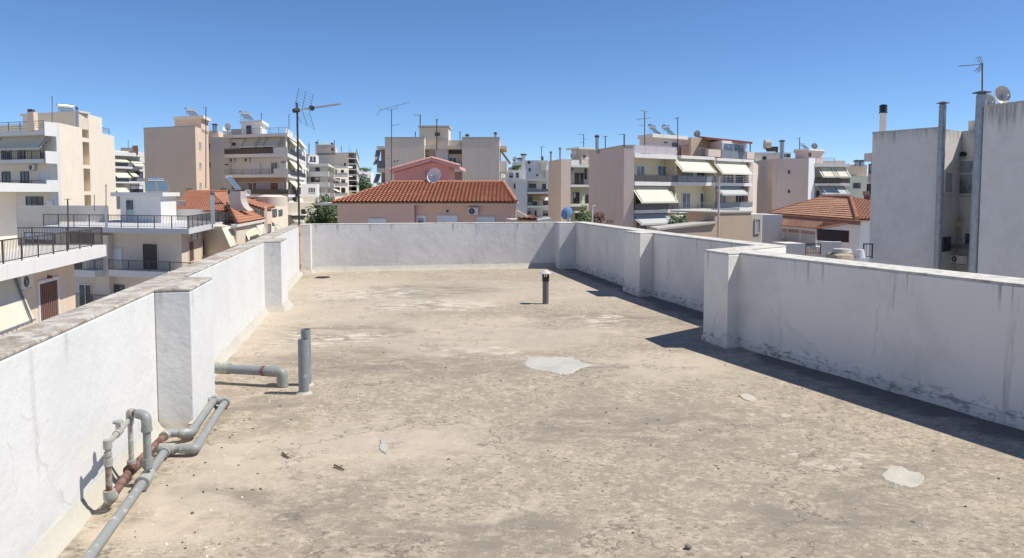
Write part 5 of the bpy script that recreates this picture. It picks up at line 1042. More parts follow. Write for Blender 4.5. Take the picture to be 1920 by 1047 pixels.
for r, nn_, fm, pm_ in (((535, 432, 610, 572), 2, FRAME, GLASSB), ((725, 435, 802, 572), 2, FRAME, GLASSB), ((950, 485, 1040, 580), 2, DKFRAME, GLASS), ((1080, 485, 1225, 580), 3, DKFRAME, GLASS), ((1320, 505, 1400, 586), 2, DKFRAME, GLASS), ((1425, 505, 1510, 586), 2, DKFRAME, GLASS),
        ((945, 675, 1020, 815), 2, FRAME, GLASSB), ((1105, 675, 1165, 815), 2, FRAME, GLASSB), ((1275, 685, 1330, 805), 2, FRAME, GLASSB), ((1420, 690, 1475, 805), 2, FRAME, GLASSB), ((535, 690, 700, 820), 2, DKFRAME, GLASS), ((720, 700, 880, 820), 2, DKFRAME, GLASS),
        ((545, 915, 625, 1040), 2, DKFRAME, GLASS), ((725, 950, 812, 1040), 2, FRAME, GLASS), ((955, 915, 1040, 1040), 2, DKFRAME, GLASS), ((905, 385, 945, 455), 1, DKFRAME, GLASS)): window(b, FJ, *r, wd + .003, nn_, fm, pm_)
ac_unit('air conditioner beside the upper right awning of the four storey block', FJ, 1255, 402, 1290, 438, wd + .003); ac_unit('air conditioner on the middle storey under the top left balcony of the four storey block', FJ, 535, 625, 572, 660, wd + .003); ac_unit('air conditioner between middle and right sections of the four storey block', FJ, 1245, 622, 1280, 655, wd + .003)
obj('planting', MB(), LEAF, b) if 0 else leaves('balcony_plants', b, FJ.P(U(1000), GZ + 9.2, -.2), (1.0, .4, .8), 700, .1, LEAF, 9); leaves('balcony_plants', b, FJ.P(U(870), GZ + 8.6, 0), (.6, .3, .6), 300, .1, LEAF2, 10)
for x in (760, 860): 
    leaves('balcony_plants', b, FJ.P(U(x), FJ.hit((x, 800))[1], -.3), (.7, .3, .5), 250, .1, LEAF, x)
# roof rooms
zr = FJ.hit((700, 335))[1]; Cs = pt((665, 330), 86); P0 = pt((566, 332), 89.2); P1 = along(Cs, 2600, (938, 335)); zs = zof((665, 182), 86)
s = body(b, [P0, Cs, P1, P1 + (P0 - Cs)], zs, plaster('pinkish_white', (.66, .58, .56), .2, .2), zr - .3, 'stair_house'); Fs = Face(Cs, P1); G_ = Face(P0, Cs)
obj('roof_slab', MB().prism([P0 - Fs.t * .6 + Fs.n * .2, Cs - Fs.t * .4 + Fs.n * .6, P1 + Fs.t * .5 + Fs.n * .6, P1 + (P0 - Cs)], zs + .002, zs + .42), GREYW, s); window(s, Fs, 858, 228, 902, 264, 0, 1, DKFRAME)
obj('vent_box', MB().fr(Fs, 792, 222, 820, 232, .003, .1), DKFRAME, s); rail(b, FJ, 525, 900, 255, 332, -.15, 'panel', plain('pale_rail_panel', (.50, .46, .46), .5)) ; rail(b, FJ, 945, 1180, 270, 345, -.2, 'wires', RAILG); obj('roof_parapet', MB().fr(FJ, 1182, 288, 1292, 352, -.6, -.2), PINKTAN, b)
body(b, [pt((945, 340), 88), pt((1008, 340), 88), pt((1008, 340), 91), pt((945, 340), 91)], zof((975, 245), 88), BRICK, zr - .5, 'brick_wall')
Q0, Q1 = pt((1025, 340), 93), pt((1300, 340), 96); body(b, quad(Q0, Q1, 5), zof((1150, 185), 94), OCHRE, zr - .8, 'roof_room'); FQ = Face(pt((1302, 350), 91.5), pt((1520, 350), 95)); zq = FQ.hit((1400, 215))[1]
body(b, quad(FQ.A, FQ.B, 5), zq, plaster('pinkish_white', (.66, .58, .56)), zr - 1, 'roof_room'); window(b, FQ, 1310, 235, 1495, 350, .003, 2, FRAME, GLASSB)
a0, a1 = at((1160, 178), 92), at((1575, 222), 93.5); bk = Vector((.5, 6, .6)); obj('tiled_canopy', MB().hexa([a0 - Vector((0, 0, .25)), a1 - Vector((0, 0, .25)), a1 + bk - Vector((0, 0, .25)), a0 + bk - Vector((0, 0, .25)), a0, a1, a1 + bk, a0 + bk]), plain('red_brown_roof', (.25, .09, .07), .8), b)
obj('canopy_post', MB().bar(at((1555, 225), 93.6), at((1555, 310), 93.6), .08), RAILG, b); obj('roof_parapet', MB().fr(FJ, 1525, 312, 1592, 372, -.6, -.1), PINKTAN, b); rail(b, FJ, 1300, 1525, 295, 372, -.15, 'panel', RAILG)
obj('roof_parapet', MB().fr(FJ, 1182 + 120, 340, 1300 + 10, 372, -.3, -.2), PINKTAN, b)
solar('left one of the twin solar heaters on the pinkish stair house', (715, 170), 90, 1.5, R(-40), 2, .27, 1.3, 1.1); solar('right one of the twin solar heaters on the pinkish stair house', (840, 174), 90, 1.5, R(-40), 2, .27, 1.3, 1.1)
dish('brownish round dish on the roof room at the top of the four storey block', at((1080, 148), 95), .85, (-.6, -1, .3), DISHG, at((1100, 185), 95))
antenna('tall aerial crossed by four arms in front of the pinkish stair house', (613, 320), 85, -45, [(540, 20, 668, 8, 6, .6), (560, 75, 610, 72, 2, .4), (575, -60, 640, -45, 4, .5)], .05); antenna('aerial with two upright prongs right of the twin solar heaters', (908, 300), 86, 5, [(880, 10, 915, 8, 4, .9)], .05)
antenna('hook shaped pole at the corner of the big pinkish blank wall', (430, 258), 79, 150, [(380, 157, 432, 150, 2, .2)], .07); fl_ = flue(b, (187, 300), 88, 180, .2); antenna('short T aerial behind the big pinkish blank wall', (262, 280), 95, 170, [(240, 172, 285, 172, 4, .5)], .06)
pp = obj('drain_stack', MB().tube([at((148, 1000), 78), at((148, 795), 78), at((175, 790), 78)], .06, .1, n=8), FRAME, b)
leaves('wall_shrubs', b, at((215, 925), 79), (1.8, .5, 1.2), 500, .14, plain('dry_leaf', (.16, .09, .07), .9), 33)
# ---------------------------------------------------------------- low tan wall building right
b = bld('low ochre rendered block with a flat top right behind the right parapet', pt((1240, 900), 45), 'low building', 'low_building'); F = Face(pt((1240, 860), 45), pt((1562, 865), 46.5)); zt = F.hit((1240, 858))[1]
body(b, quad(F.A, F.B, 4), zt, OCHRE); obj('coping', MB().fb(F, -.05, F.L + .05, zt + .002, zt + .1, -4, .06), CONC, b); F2 = Face(F.B + F.t * .02, F.B + F.t * .95); body(b, quad(F2.A, F2.B, 1.0, 1500, 1500), zt - .12, CONC, name='side_wing')
window(b, F2, 1590, 905, 1640, 1040, .003, 1, CONC, SHUT, 'panel'); obj('drainpipe', MB().cyl(F.P(.1, zt + 2.2, .2), F.P(.1, GZ, .2), .06), PINKTAN, b)
p0, p1 = F.P(-4.6, F.hit((1030, 1000))[1], .4), F.P(-.3, F.hit((1215, 948))[1], .4); obj('lean_to_wall', MB().add([(p0.x, p0.y, GZ), (p1.x, p1.y, GZ), p1, p0, (p0.x, p0.y + 2, GZ), (p1.x, p1.y + 2, GZ), p1 + Vector((0, 2, 0)), p0 + Vector((0, 2, 0))], [(0, 1, 2, 3), (7, 6, 5, 4), (3, 2, 6, 7), (0, 3, 7, 4), (1, 5, 6, 2)]), OCHRE, b); obj('lean_to_roof', MB().hexa([p0 + Vector((-.2, -.2, .01)), p1 + Vector((0, -.2, .01)), p1 + Vector((0, 2.2, .01)), p0 + Vector((-.2, 2.2, .01)), p0 + Vector((-.2, -.2, .13)), p1 + Vector((0, -.2, .13)), p1 + Vector((0, 2.2, .13)), p0 + Vector((-.2, 2.2, .13))]), CONC, b)
for i, (x, y) in enumerate(((1000, 985), (900, 1010))):
    t_ = thing('shrub', ('bushy shrub under the awnings of the four storey block, left of the ochre one', 'lower shrub in front of the four storey block, just above the right parapet')[i], 'shrub', (*pt((x, y), 60), GZ)); leaves('foliage', t_, at((x, y), 60), (1.3 - .3 * i, 1.0, 1.3), 1600, .11, LEAF, 40 + i)
# ---------------------------------------------------------------- K / L
Z(1380, 230, 3.879)
F = Face(pt((140, 220), 125), pt((400, 225), 125)); b = bld('pale block with a vertical row of small square windows and a tank on top', F.A); u0 = F.hit((272, 300))[0]; body(b, quad(F.A, F.B, 12), F.hit((230, 218))[1], CREAM)
for ya, yb_ in ((246, 276), (322, 353), (394, 417), (438, 462), (468, 500), (538, 580)): window(b, F, 192, ya, 220, yb_, .003, 1, DKFRAME)
window(b, F, 138, 525, 156, 640, .003, 1, BROWNP, BROWN, 'door'); window(b, F, 325, 225, 398, 258, .003, 2, FRAME); p = F.hit((202, 612)); obj('door_canopy', MB().fr(F, 175, 607, 230, 622, .003, 1.5), WHITEP, b); window(b, F, 180, 622, 228, 655, .003, 1, DKFRAME)
t_ = thing('roof_tank', 'dark open water tank on the pale block with square windows', 'water tank', at((255, 215), 128)); obj('tank', MB().hexa([at((222, 212), 127), at((306, 212), 127), at((306, 212), 129), at((222, 212), 129), at((208, 175), 127), at((308, 175), 127), at((308, 175), 129), at((208, 175), 129)]), plain('rusty_dark_tank', (.07, .05, .045), .8), t_); obj('leg', MB().bar(at((296, 212), 127), at((296, 265), 127), .2), DKFRAME, t_); obj('drum', MB().cyl(at((207, 160), 127.5), at((247, 160), 127.5), .8, n=12), CONC, t_)
flue(b, (335, 260), 124, 140, .35)
F = Face(pt((272, 262), 105), pt((530, 254), 104)); zt = zof((272, 262), 105); b = bld('pinkish block with two tiny windows and paired cream awnings behind the right hand tiled roof', F.A); C = F.B; M_ = pt((576, 256), 105.5)
body(b, quad(F.A, C, 12, 960, 1300), zt, PINKTAN); F1 = Face(C, M_); body(b, [C + F1.t * .01, M_, back(M_, 12, 1300), back(C, 12, 1300)], zt + .02, LILAC)
for r in ((378, 350, 393, 374), (378, 490, 393, 514)): window(b, F, *r, .003, 1, DKFRAME)
FB = Face(M_ - F1.n * 0, M_ + Vector((22, 2.4))); zz = FB.hit((650, 315))[1]; ux = FB.hit((838, 400))[0]; obj('wall', MB().fb(FB, .02, ux, GZ, zz, -9, -1.6), GREYW, b)
for yr, ya, yb_ in ((None, 300, 322), (402, 443, 460), (None, 555, 570)): balcony(b, FB, 575, 828, yr, ya, yb_, .2, 'panel', RAIL, WHITEP, -1.59, 0, .3)
awning(b, FB, 630, 735, 322, 392, -.6, 1.0); awning(b, FB, 740, 838, 322, 392, -.6, 1.0); awning(b, FB, 632, 735, 462, 518, -.6, 1.0, AWNG); awning(b, FB, 738, 832, 462, 518, -.6, 1.0, AWNG)
for r in ((585, 400, 612, 443), (625, 400, 660, 443), (675, 400, 760, 443), (585, 495, 605, 550), (650, 515, 800, 545)): window(b, FB, *r, -1.58, 2, DKFRAME)
obj('stair_house', MB().prism([pt((430, 258), 109), pt((530, 258), 108), pt((635, 258), 110), pt((635, 258), 114), pt((430, 258), 114)], zt - .5, zof((530, 205), 108)), PINKTAN, b); obj('stair_roof', MB().prism([pt((418, 258), 108.5), pt((530, 258), 107.3), pt((645, 258), 109.5), pt((645, 258), 115), pt((418, 258), 115)], zof((530, 205), 108) + .01, zof((530, 198), 108) + .1), WHITEP, b)
F3 = Face(pt((430, 258), 109), pt((530, 258), 108)); window(b, Face(pt((530, 258), 107.99), pt((635, 258), 109.99)), 527, 222, 544, 250, .02, 1, DKFRAME)
solar('flat tilted solar heater on the stair house behind the right tiled roof', (505, 198), 110, 1.5, R(-40), 2, .14, .9); dish('grey mesh dish on the stair house behind the right tiled roof', at((570, 172), 110), .9, (-.3, -1, .25), DISHG, at((575, 200), 110))
antenna('thin aerial left of the solar heater behind the right tiled roof', (462, 200), 109, 112, [(445, 118, 465, 112, 5, .7)], .06); rail(b, FB, 580, 720, 258, 300, -.5, 'wires', RAILG, ends=0)
# back right bits
F = Face(pt((830, 305), 120), pt((975, 305), 120)); b = bld('low pale green and brown block at the edge of the big grey wall', F.A); body(b, quad(F.A, F.B, 8), F.hit((900, 390))[1], GREEN); obj('upper_wall', MB().fb(F, -6, F.L, F.hit((900, 388))[1], F.hit((900, 305))[1], -8, -1), TAN, b)
window(b, F, 852, 440, 905, 480, .003, 2, DKFRAME); obj('roof_wall', MB().fb(F, -30, 1, F.hit((900, 330))[1], F.hit((900, 270))[1], -6, -4), GREYW, b)
for x in (880, 915): flue(b, (x, 305), 121, 285, .4)
F = Face(pt((930, 260), 70), pt((1010, 262), 68)); b = bld('stacked balconies peeping out left of the big grey wall', F.A)
for ya, yb_ in ((222, 282), (372, 435), (600, 640)): obj('balcony', MB().fr(F, 932 if ya != 372 else 958, ya, 1005, yb_, -3, 0), PINKTAN if ya > 300 else GREYW, b)
body(b, quad(F.A + F.t * 1.3, F.B, 6, 1800, 1800), F.hit((980, 225))[1], LILAC); rail(b, F, 928, 1005, 530, 600, 0, 'solid', BRICK); obj('box', MB().fr(F, 922, 500, 955, 530, -.6, .3), OCHRE, b)
for r in ((968, 300, 1000, 372), (955, 445, 1000, 525)): window(b, F, *r, -2.0 if 0 else .003, 1, DKFRAME)
# ---------------------------------------------------------------- tiled house with glazed veranda (right)
Y = 56; b = bld('house with tiled hip roof and glazed veranda, left of the big grey wall', pt((600, 700), Y), 'house', 'house')
e1 = at((878, 712), 56); ez = e1.z; e0 = at((240, 662), (ez - H) / ray((240, 662)).z); r1 = at((832, 546), 65.5); r0 = at((632, 548), 72); r1.z = r0.z = (r1.z + r0.z) / 2
tiles('roof_tiles', b, TILEP, e0, e1, r1, r0, .27, .38, .05); e2 = e1 + Vector((8.2, .6, 0)); e3 = e0 + Vector((8.2, 2, 0))
tiles('roof_tiles', b, TILEP, e1, e2, r1 + Vector((.05, 0, 0)), r1, .27, .38, .05); ridge(b, [e1 + Vector((0, 0, .1)), r1, r0], TILE, .16); ridge(b, [r0, e0 + Vector((0, 0, .08))], TILE, .12)
obj('roof_slope', MB().add([e2, e3, r0, r1, e0], [(0, 1, 2, 3), (1, 4, 2)]), TILEP, b)
q0, q1 = V2(e1) + Vector((.55, .55)), V2(e0) + Vector((.55, -.5)); fw = Face(q1, q0); body(b, [q1, q0, q0 + Vector((7, .4)), q1 + Vector((7, 1))], ez - .06, LILAC)
vz = at((605, 772), 48).z; v1 = at((605, 772), 48); v0 = at((250, 742), (vz - H) / ray((250, 742)).z); wz = vz + .42; w0 = at((335, 704), (wz - H) / ray((335, 704)).z); w1 = at((818, 735), (wz - H) / ray((818, 735)).z)
tiles('roof_tiles', b, TILEP, v0, v1, w1, w0, .25, .36, .045)
obj('eave_band', MB().fb(Face(V2(e0), V2(e1)), .5, (e1 - e0).length - .2, ez - .35, ez - .04, -.4, -.1), plain('brown_eave', (.20, .10, .08), .8), b)
FV = Face(V2(v0) + Vector((.2, .25)), V2(v1) + Vector((-.1, .2))); obj('veranda_beam', MB().fb(FV, 0, FV.L, vz - .2, vz - .03, -.1, 0), WHITEP, b)
zlow = FV.hit((450, 884))[1]
for i in range(4): u = FV.L * (.10, .38, .66, .985)[i]; obj('veranda_post', MB().fb(FV, u - .05, u + .05, zlow, vz - .2, -.1, 0), FRAME, b)
for a, c_ in ((.10, .38), (.38, .66), (.66, .985)): obj('curtain_pane', MB().fb(FV, FV.L * a + .06, FV.L * c_ - .06, zlow, vz - .45, -.08, -.04), plain('milky_pane', (.50, .49, .46), .3), b); obj('transom', MB().fb(FV, FV.L * a + .06, FV.L * c_ - .06, vz - .44, vz - .21, -.08, -.04), BROWNP, b)
FS_ = Face(V2(v1) + Vector((-.1, .2)), V2(w1)); obj('dark_screen', MB().fb(FS_, .05, FS_.L, FS_.hit((700, 865))[1], vz - .02, -.1, -.02), plain('dark_screen', (.045, .035, .035), .8), b)
body(b, [FV.A, FV.B, V2(w1), V2(w0)], zlow, LILAC); obj('veranda_sill', MB().fb(FV, -.4, FV.L + .3, zlow - .15, zlow, .01, .5), GREYW, b)
obj('ochre_corner', MB().fr(FV, 222, 760, 262, 900, -.4, .0), OCHRE, b); t_ = obj('garden_wall', MB().prism([pt((620, 880), 44), pt((765, 862), 44), pt((765, 862), 44.3), pt((620, 880), 44.3)], GZ, zof((690, 868), 44)), LILAC, b)
FW_ = Face(pt((365, 890), 42.5), pt((505, 890), 42.5)); body(b, quad(FW_.A, FW_.B, 1.5), FW_.hit((430, 880))[1], GREYW, name='low_wall'); rail(b, Face(pt((505, 890), 42.6), pt((620, 890), 42.6)), 505, 618, 880, 962, 0, 'bars', RAIL, .14)
body(b, quad(pt((190, 660), 52), pt((340, 660), 52), 3), zof((250, 670), 52), GREYW, name='boundary_wall')
t_ = thing('water_butt', 'beige rounded water container between the tiled house and the big grey wall', 'water tank', at((800, 1000), 30)); A_ = at((727, 1000), 30); B_ = at((880, 1000), 30); zt_ = zof((800, 938), 30)
m = MB(); N = 9; vs = []
prof = [(0, .82), (.12, .96), (.3, 1.0), (.7, 1.0), (.88, .95), (1, .8)]; w_ = B_.x - A_.x
obj('shell', MB().hexa([(A_.x, 30, zt_ - 2.2), (B_.x, 30, zt_ - 2.2), (B_.x, 31.3, zt_ - 2.2), (A_.x, 31.3, zt_ - 2.2), (A_.x + .0, 30, zt_ - .1), (B_.x, 30, zt_ - .1), (B_.x, 31.3, zt_ - .1), (A_.x, 31.3, zt_ - .1)]), plaster('butt_beige', (.42, .34, .24), .2, .2), t_, bevel=.25)
obj('lid', MB().cyl(((A_.x + B_.x) / 2 + .1, 30.65, zt_ - .09), ((A_.x + B_.x) / 2 + .1, 30.65, zt_ + .06), w_ * .46, w_ * .4, n=24), plaster('butt_lid', (.50, .46, .40)), t_, smooth=True); obj('tap_tank', MB().cyl(at((900, 985), 30.3), at((900, 985), 30.3) + Vector((0, 0, .35)), .22, .15, n=12), FRAME, t_)
rr_ = thing('iron_railing', 'dark iron railing and gate at the foot of the big grey wall', 'railing', (*pt((950, 930), 34), GZ)); Fq = Face(pt((925, 930), 34), pt((1000, 930), 34)); rail(rr_, Fq, 925, 995, 880, 990, 0, 'bars', RAIL, .12)
# ---------------------------------------------------------------- M: big weathered grey block at right
Z(1620, 90, 2.327)
Y = 32; C = pt((325, 350), Y); zt = zof((325, 350), Y); L_ = along(C, 182, (38, 372)); R_ = along(C, 2654, (428, 364)); Q_ = pt((520, 356), R_.y - 1.2); F = Face(L_, C); G = Face(C, R_); K = Face(R_, Q_)
b = bld('big weathered grey white block at the right edge with two tall metal flues', C)
D_ = Vector((3.5, 9)); obj('wall', MB().prism([L_, C, R_, Q_, Q_ + Vector((3, 2)), Q_ + Vector((3, 8)), L_ + Vector((6, 9))], GZ, zt), MPLAST, b)
P0 = pt((524, 258), 27.5); z2 = zof((524, 258), 27.5); P1 = along(P0, 452, (790, 226)); F2 = Face(P0, P1)
obj('wall', MB().prism([P0, P1, P1 + Vector((3, 7)), P0 + Vector((4.2, 7))], GZ, z2), MPLAST, b); obj('coping', MB().prism([P0 + F2.n * .03 - F2.t * .03, P1 + F2.n * .03, P1 - F2.n * .35, P0 - F2.n * .35], z2 + .002, z2 + .06), CONC, b); obj('coping', MB().prism([L_ + F.n * .03 - F.t * .03, C + F.n * .03, C - F.n * .3, L_ - F.n * .3], zt + .002, zt + .05), CONC, b)
c_ = obj('chimney', MB().prism([pt((66, 370), 36.5), pt((96, 370), 36.5), pt((96, 370), 37.2), pt((66, 370), 37.2)], zt - .5, zof((80, 284), 36.5)), CREAM, b); m = MB()
zc = zof((80, 284), 36.5); cc = pt((81, 370), 36.85)
for i in range(3): m.cyl((cc.x, cc.y, zc + .02 + i * .14), (cc.x, cc.y, zc + .12 + i * .14), .19, .18, n=16); m.cyl((cc.x, cc.y, zc + .12 + i * .14), (cc.x, cc.y, zc + .16 + i * .14), .14, n=12)
obj('chimney_cowl', m, BLACK, c_)
window(b, K, 413, 487, 484, 643, .003, 1, FRAME, GREYPANE); obj('transom', MB().fr(K, 415, 545, 482, 552, .01, .09), FRAME, b); window(b, G, 345, 538, 386, 637, .003, 1, GREYW, SHUT); window(b, K, 438, 803, 480, 892, .003, 1, FRAME, GLASS); window(b, G, 340, 825, 372, 888, .003, 1, DKFRAME, GLASS)
obj('string_course', MB().fb(K, .0, K.L, K.hit((430, 650))[1] - .08, K.hit((430, 650))[1], .003, .08), GREYW, b)
def mflue(pts, Y, r, name='metal_flue'):
    P = [at(p, Y) for p in pts]; m = MB()
    P[0] = Vector((P[1].x, P[1].y, P[0].z)) if 0 else P[0]
    m.tube(P, r, .1, n=18); o = obj(name, m, plain('dull_galvanised', (.34, .36, .38), .45, .55, .5, 5), b, smooth=True); L = (P[-1] - P[0]); n = int(L.length / 1.0)
    for i in range(1, n): c = P[0].lerp(P[-1], i / n); obj('flue_band', MB().cyl(c - L.normalized() * .025, c + L.normalized() * .025, r * 1.07, n=18), plain('dull_galvanised', 0), o, smooth=True)
    t_ = P[-1]; obj('flue_cap', MB().cyl(t_ + Vector((0, 0, .07)), t_ + Vector((0, 0, .09)), r * 1.75, n=20).cyl(t_ + Vector((0, 0, .09)), t_ + Vector((0, 0, .16)), r * 1.7, r * .2, n=20).cyl(t_, t_ + Vector((0, 0, .075)), r * .8, n=10), plain('dark_steel', (.13, .14, .16), .5, .6), o, smooth=True)
    return o
mflue([(318, 1010), (344, 250)], 31.2, .14); mflue([(477, 1010), (514, 205)], 27.8, .18)
ac_unit('air conditioner low in the gap of the big grey block, between its two flues', K, 372, 905, 428, 940, .4)
hd = K.P(.6, K.hit((400, 910))[1] + .2, .5); obj('duct', MB().tube([K.P(.2, hd.z + .25, .6), K.P(1.6, hd.z + .35, .6), K.P(2.2, hd.z - .05, .6), K.P(2.2, hd.z - .6, .6)], .14, .3, n=10), GALV, b, smooth=True)
obj('gas_meter', MB().fr(K, 388, 752, 412, 782, .003, .3), OCHRE, b); obj('wall_cable', MB().tube([K.P(.35, K.hit((400, 750))[1], .05), K.P(.32, K.hit((400, 900))[1], .05)], .02, .1, n=6), GREYW, b); obj('wall_lamp', MB().cyl(K.hit and K.P(.25, K.hit((425, 465))[1], .003), K.P(.25, K.hit((425, 465))[1], .2), .1, n=8), BLACK, b)
dish('large beige satellite dish on the roof edge of the big grey block', at((605, 205), 29.5), .68, (.10, -1, .12), plain('beige_dish', (.48, .44, .39), .5), at((605, 250), 29.6)); dish('smaller dish half hidden behind the tall right flue', at((543, 235), 31), .62, (.1, -1, .15), plain('beige_dish', (.48, .44, .39)), at((545, 262), 31))
antenna('arrow shaped yagi aerial on a pole above the tall right flue', (516, 190), 28.6, 68, [(415, 80, 517, 72, 12, .16), (492, 40, 512, 74, 3, .2), (486, 102, 510, 75, 3, .2), (504, 36, 519, 74, 3, .2), (498, 108, 517, 76, 3, .2)], .025)
obj('vent_cowl', MB().cyl(at((482, 365), 34), at((482, 318), 34), .25, n=12), CREAM, b)
# ---------------------------------------------------------------- D: tiled houses left of centre
Z(190, 320, 4.362)
Y = 72; b = bld('older house with brown orange tiled roofs and a curved plaster chimney, left of centre', pt((1000, 400), Y), 'house', 'house')
e0 = at((1110, 440), 62); ez = e0.z; e1 = at((1340, 398), (ez - H) / ray((1340, 398)).z); r1 = at((1035, 262), 72); 
a = at((1105, 320), 63)
# main slopes: front slope facing left/near and right slope facing right
rA = at((705, 178), 84); rB = at((1030, 172), 84); rz = (rA.z + rB.z) / 2; rA.z = rB.z = rz
g0 = at((600, 330), 74); g1 = at((1060, 330), 70); gz = min(g0.z, g1.z); g0.z = g1.z = gz
tiles('roof_tiles', b, TILE, g0, g1, rB, rA, .27, .38, .05); ridge(b, [rA, rB], TILE, .15)
h1 = e1 + Vector((0, 0, 0)); tiles('roof_tiles', b, TILE, e0, e1, at((1050, 268), 74), at((1020, 262), 72), .27, .38, .05)
Fd = Face(V2(e0) + Vector((-.3, .6)), V2(e1) + Vector((-.4, .3))); obj('wall', MB().prism([Fd.A, Fd.B, Fd.B + Vector((-2, 8)), V2(g1) + Vector((0, 8)), V2(rA) + Vector((-1, 0)), V2(g0) + Vector((0, 1)), Fd.A + Vector((-6, 3))], GZ, ez - .25), BEIGE, b)
obj('eave_board', MB().fb(Face(V2(e0), V2(e1)), 0, (e1 - e0).length, ez - .25, ez - .02, -.5, 0), GREYW, b)
# awnings on its right side
for (x0, yt_, x1, yt2, xb0, yb0, xb1, yb1) in ((985, 470, 1085, 455, 1055, 628, 1155, 588), (1163, 478, 1255, 455, 1205, 572, 1305, 530), (1268, 455, 1330, 440, 1310, 528, 1350, 512)):
    Ya = 60 if x0 < 1100 else 66; A_, B_, C_, D2 = at((xb0, yb0), Ya), at((xb1, yb1), Ya * 1.09), at((x1, yt2), Ya * 1.07), at((x0, yt_), Ya * 1.01); up_ = Vector((0, 0, .03)); obj('awning', MB().hexa([A_, B_, C_, D2, A_ + up_, B_ + up_, C_ + up_, D2 + up_]), AWN, b); obj('awning_arm', MB().bar(A_ - up_, B_ - up_, .05).bar(A_ + (B_ - A_) * .15, D2 + (C_ - D2) * .15, .03), RAILG, b)
# chimney with flared base
m = MB(); vs = []; prof = [(1050, 1138, 170), (1050, 1138, 232), (1050, 1145, 262), (1052, 1165, 300), (1056, 1200, 330)]
pf = [at((x0, y), 69) for x0, x1, y in prof]; pg = [at((x1, y), 69) for x0, x1, y in prof]; n = len(prof)
for dy in (0, 1.6): vs += [p + Vector((0, dy, 0)) for p in pf] + [p + Vector((0, dy, 0)) for p in pg]
fs = [(i, i + 1, n + i + 1, n + i) for i in range(n - 1)] + [(2 * n + i, 3 * n + i, 3 * n + i + 1, 2 * n + i + 1) for i in range(n - 1)] + [(i, 2 * n + i, 2 * n + i + 1, i + 1) for i in range(n - 1)] + [(n + i, n + i + 1, 3 * n + i + 1, 3 * n + i) for i in range(n - 1)] + [(0, n, 3 * n, 2 * n), (n - 1, 3 * n - 1, 4 * n - 1, 2 * n - 1)]
obj('chimney', m.add(vs, fs), CONC, b); obj('skylight_box', MB().prism([pt((620, 300), 75), pt((695, 300), 75), pt((695, 300), 77), pt((620, 300), 77)], gz - 2, zof((655, 248), 75)), BEIGE, b)
flue(b, (905, 300), 80, 195, .2, DKFRAME) if 0 else flue(b, (720, 185), 86, 165, .25)
flue(b, (1000, 180), 86, 160, .25)
# second roof
k0 = at((1320, 312), 78); k1 = at((1425, 302), 80); kz = (k0.z + k1.z) / 2; k0.z = k1.z = kz; k2 = at((1165, 222), 88); k3 = at((1140, 255), 80)
b2_ = bld('second tiled house with a long reddish slope, before the five storey block', pt((1350, 400), 79), 'house', 'house')
e_a = at((1140, 258), 76); e_b = at((1330, 322), 74); e_c = at((1425, 302), 80); e_d = at((1185, 224), 84)
up_ = Vector((0, 0, .2)); s_ = tiles('roof_tiles', b2_, TILE, e_b, e_c, e_d, e_a, .27, .38, .05)
F = Face(pt((1332, 400), 74.5), pt((1395, 400), 79)); G = Face(pt((1165, 400), 82), pt((1332, 400), 74.5)); obj('wall', MB().prism([G.A, G.B, F.B, F.B + (G.A - G.B)], GZ, F.hit((1360, 330))[1]), TAN, b2_); obj('wall', MB().fb(G, .0, G.L, GZ, G.hit((1250, 292))[1], -.3, -.003), BEIGE, b2_)
window(b2_, G, 1268, 315, 1305, 380, .003, 2, FRAME); window(b2_, F, 1345, 440, 1382, 510, .003, 1, DKFRAME)
F4 = Face(pt((1393, 400), 84), pt((1490, 400), 90)); body(b2_, quad(F4.A, F4.B, 5), F4.hit((1440, 290))[1], CREAM, name='side_wing'); window(b2_, F4, 1398, 315, 1432, 378, .003, 1, DKFRAME); window(b2_, F4, 1448, 320, 1478, 370, .003, 1, DKFRAME); window(b2_, F4, 1415, 435, 1432, 488, .003, 1, FRAME, SHUT); awning(b2_, F4, 1440, 1475, 410, 470, .1, 1.2)
for x, w_, d_, lb in ((1400, 24, 'o', 'pale round topped tank screen above the second tiled house'),):
    t_ = thing('tank_screen', lb, 'tank', at((x, 290), 82)); m = MB().cyl(at((x, 290), 82), at((x, 215), 82), 1.6, n=20).cyl(at((x, 215), 82), at((x, 200), 82), 1.6, .9, n=20); obj('shell', m, BEIGE, t_, smooth=True)
dish('round cream dish on the second tiled house beside the curved chimney', at((1197, 180), 74), .66, (.15, -1, .25), DISH, at((1192, 222), 75))
solar('cream backed tilted solar heater beside the curved chimney', (1090, 166), 74, .75, R(-30), 1, .17, 1.7, .55)
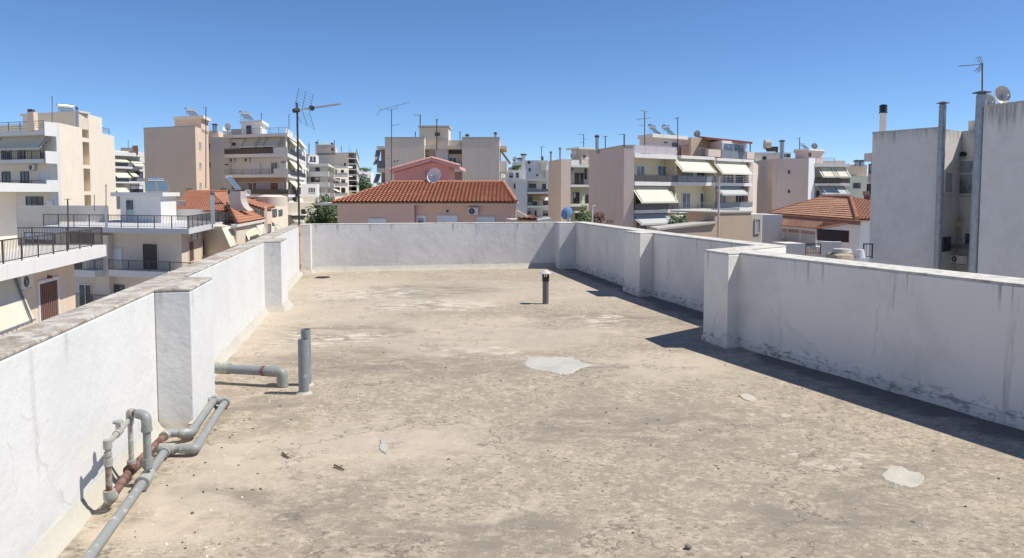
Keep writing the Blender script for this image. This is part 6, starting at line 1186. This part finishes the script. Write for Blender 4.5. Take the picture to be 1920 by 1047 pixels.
# rest: something of the street side between
Z(540, 400, 8.05)
b = bld('cream lower block with small balconies directly left of the dark tree', pt((20, 100), 100)); F = Face(pt((-60, 100), 100), pt((433, 100), 103)); body(b, quad(F.A, F.B, 8), F.hit((200, -160))[1], BEIGE)
for r in ((320, 50, 360, 95), (335, -20, 350, 20), (390, 35, 410, 60), (200, -60, 260, 20)): window(b, F, *r, .003, 1, DKFRAME)
awning(b, F, 100, 190, 50, 120, .1, 1.5); awning(b, F, 200, 290, 50, 130, .1, 1.5); balcony(b, F, 60, 330, None, 20, 35, 1.2, 'bars', RAIL, WHITEP, 0, 0)
# ---------------------------------------------------------------- distant skyline blocks so the horizon is closed
rnd = random.Random(5); Z(0, 0, 1)
mats = [BEIGE, GREYW, CREAM, PINKTAN, LILAC]; kinds = {BEIGE: 'beige', GREYW: 'grey white', CREAM: 'cream', PINKTAN: 'pinkish', LILAC: 'bluish grey'}
for i, (x0, x1, y, Y, m_) in enumerate(((640, 720, 352, 330, 0), (930, 1100, 335, 300, 1), (1400, 1470, 330, 260, 2), (1560, 1700, 335, 240, 3), (150, 300, 340, 260, 1), (540, 640, 350, 300, 4), (1180, 1420, 350, 300, 2), (-200, 100, 345, 300, 0), (1650, 2100, 345, 300, 1), (330, 520, 350, 280, 3))):
    F = Face(pt((x0, y), Y), pt((x1, y), Y + 3)); mt = mats[m_]; b = bld('distant %s block' % kinds[mt], F.A); b['label'] = 'distant %s block filling the skyline %s' % (kinds[mt], ('left of the pink house roof', 'in the gap right of the pink house', 'left of the block with square windows', 'behind the stacked balconies at right', 'behind the far left block', 'behind the dark tree', 'behind the four storey awning block', 'beyond the far left edge', 'behind the big grey block', 'behind the pinkish tan block')[i])
    body(b, quad(F.A, F.B, 14), zof((x0, y), Y), mt); n = int(F.L / 4.5)
    for j in range(n):
        for r_ in range(2): u = 1.5 + j * 4.5; z = zof((x0, y), Y) - 3 - 3 * r_; obj('window', MB().fb(F, u, u + 1.6, z, z + 1.5, .005, .06), GLASS, b)
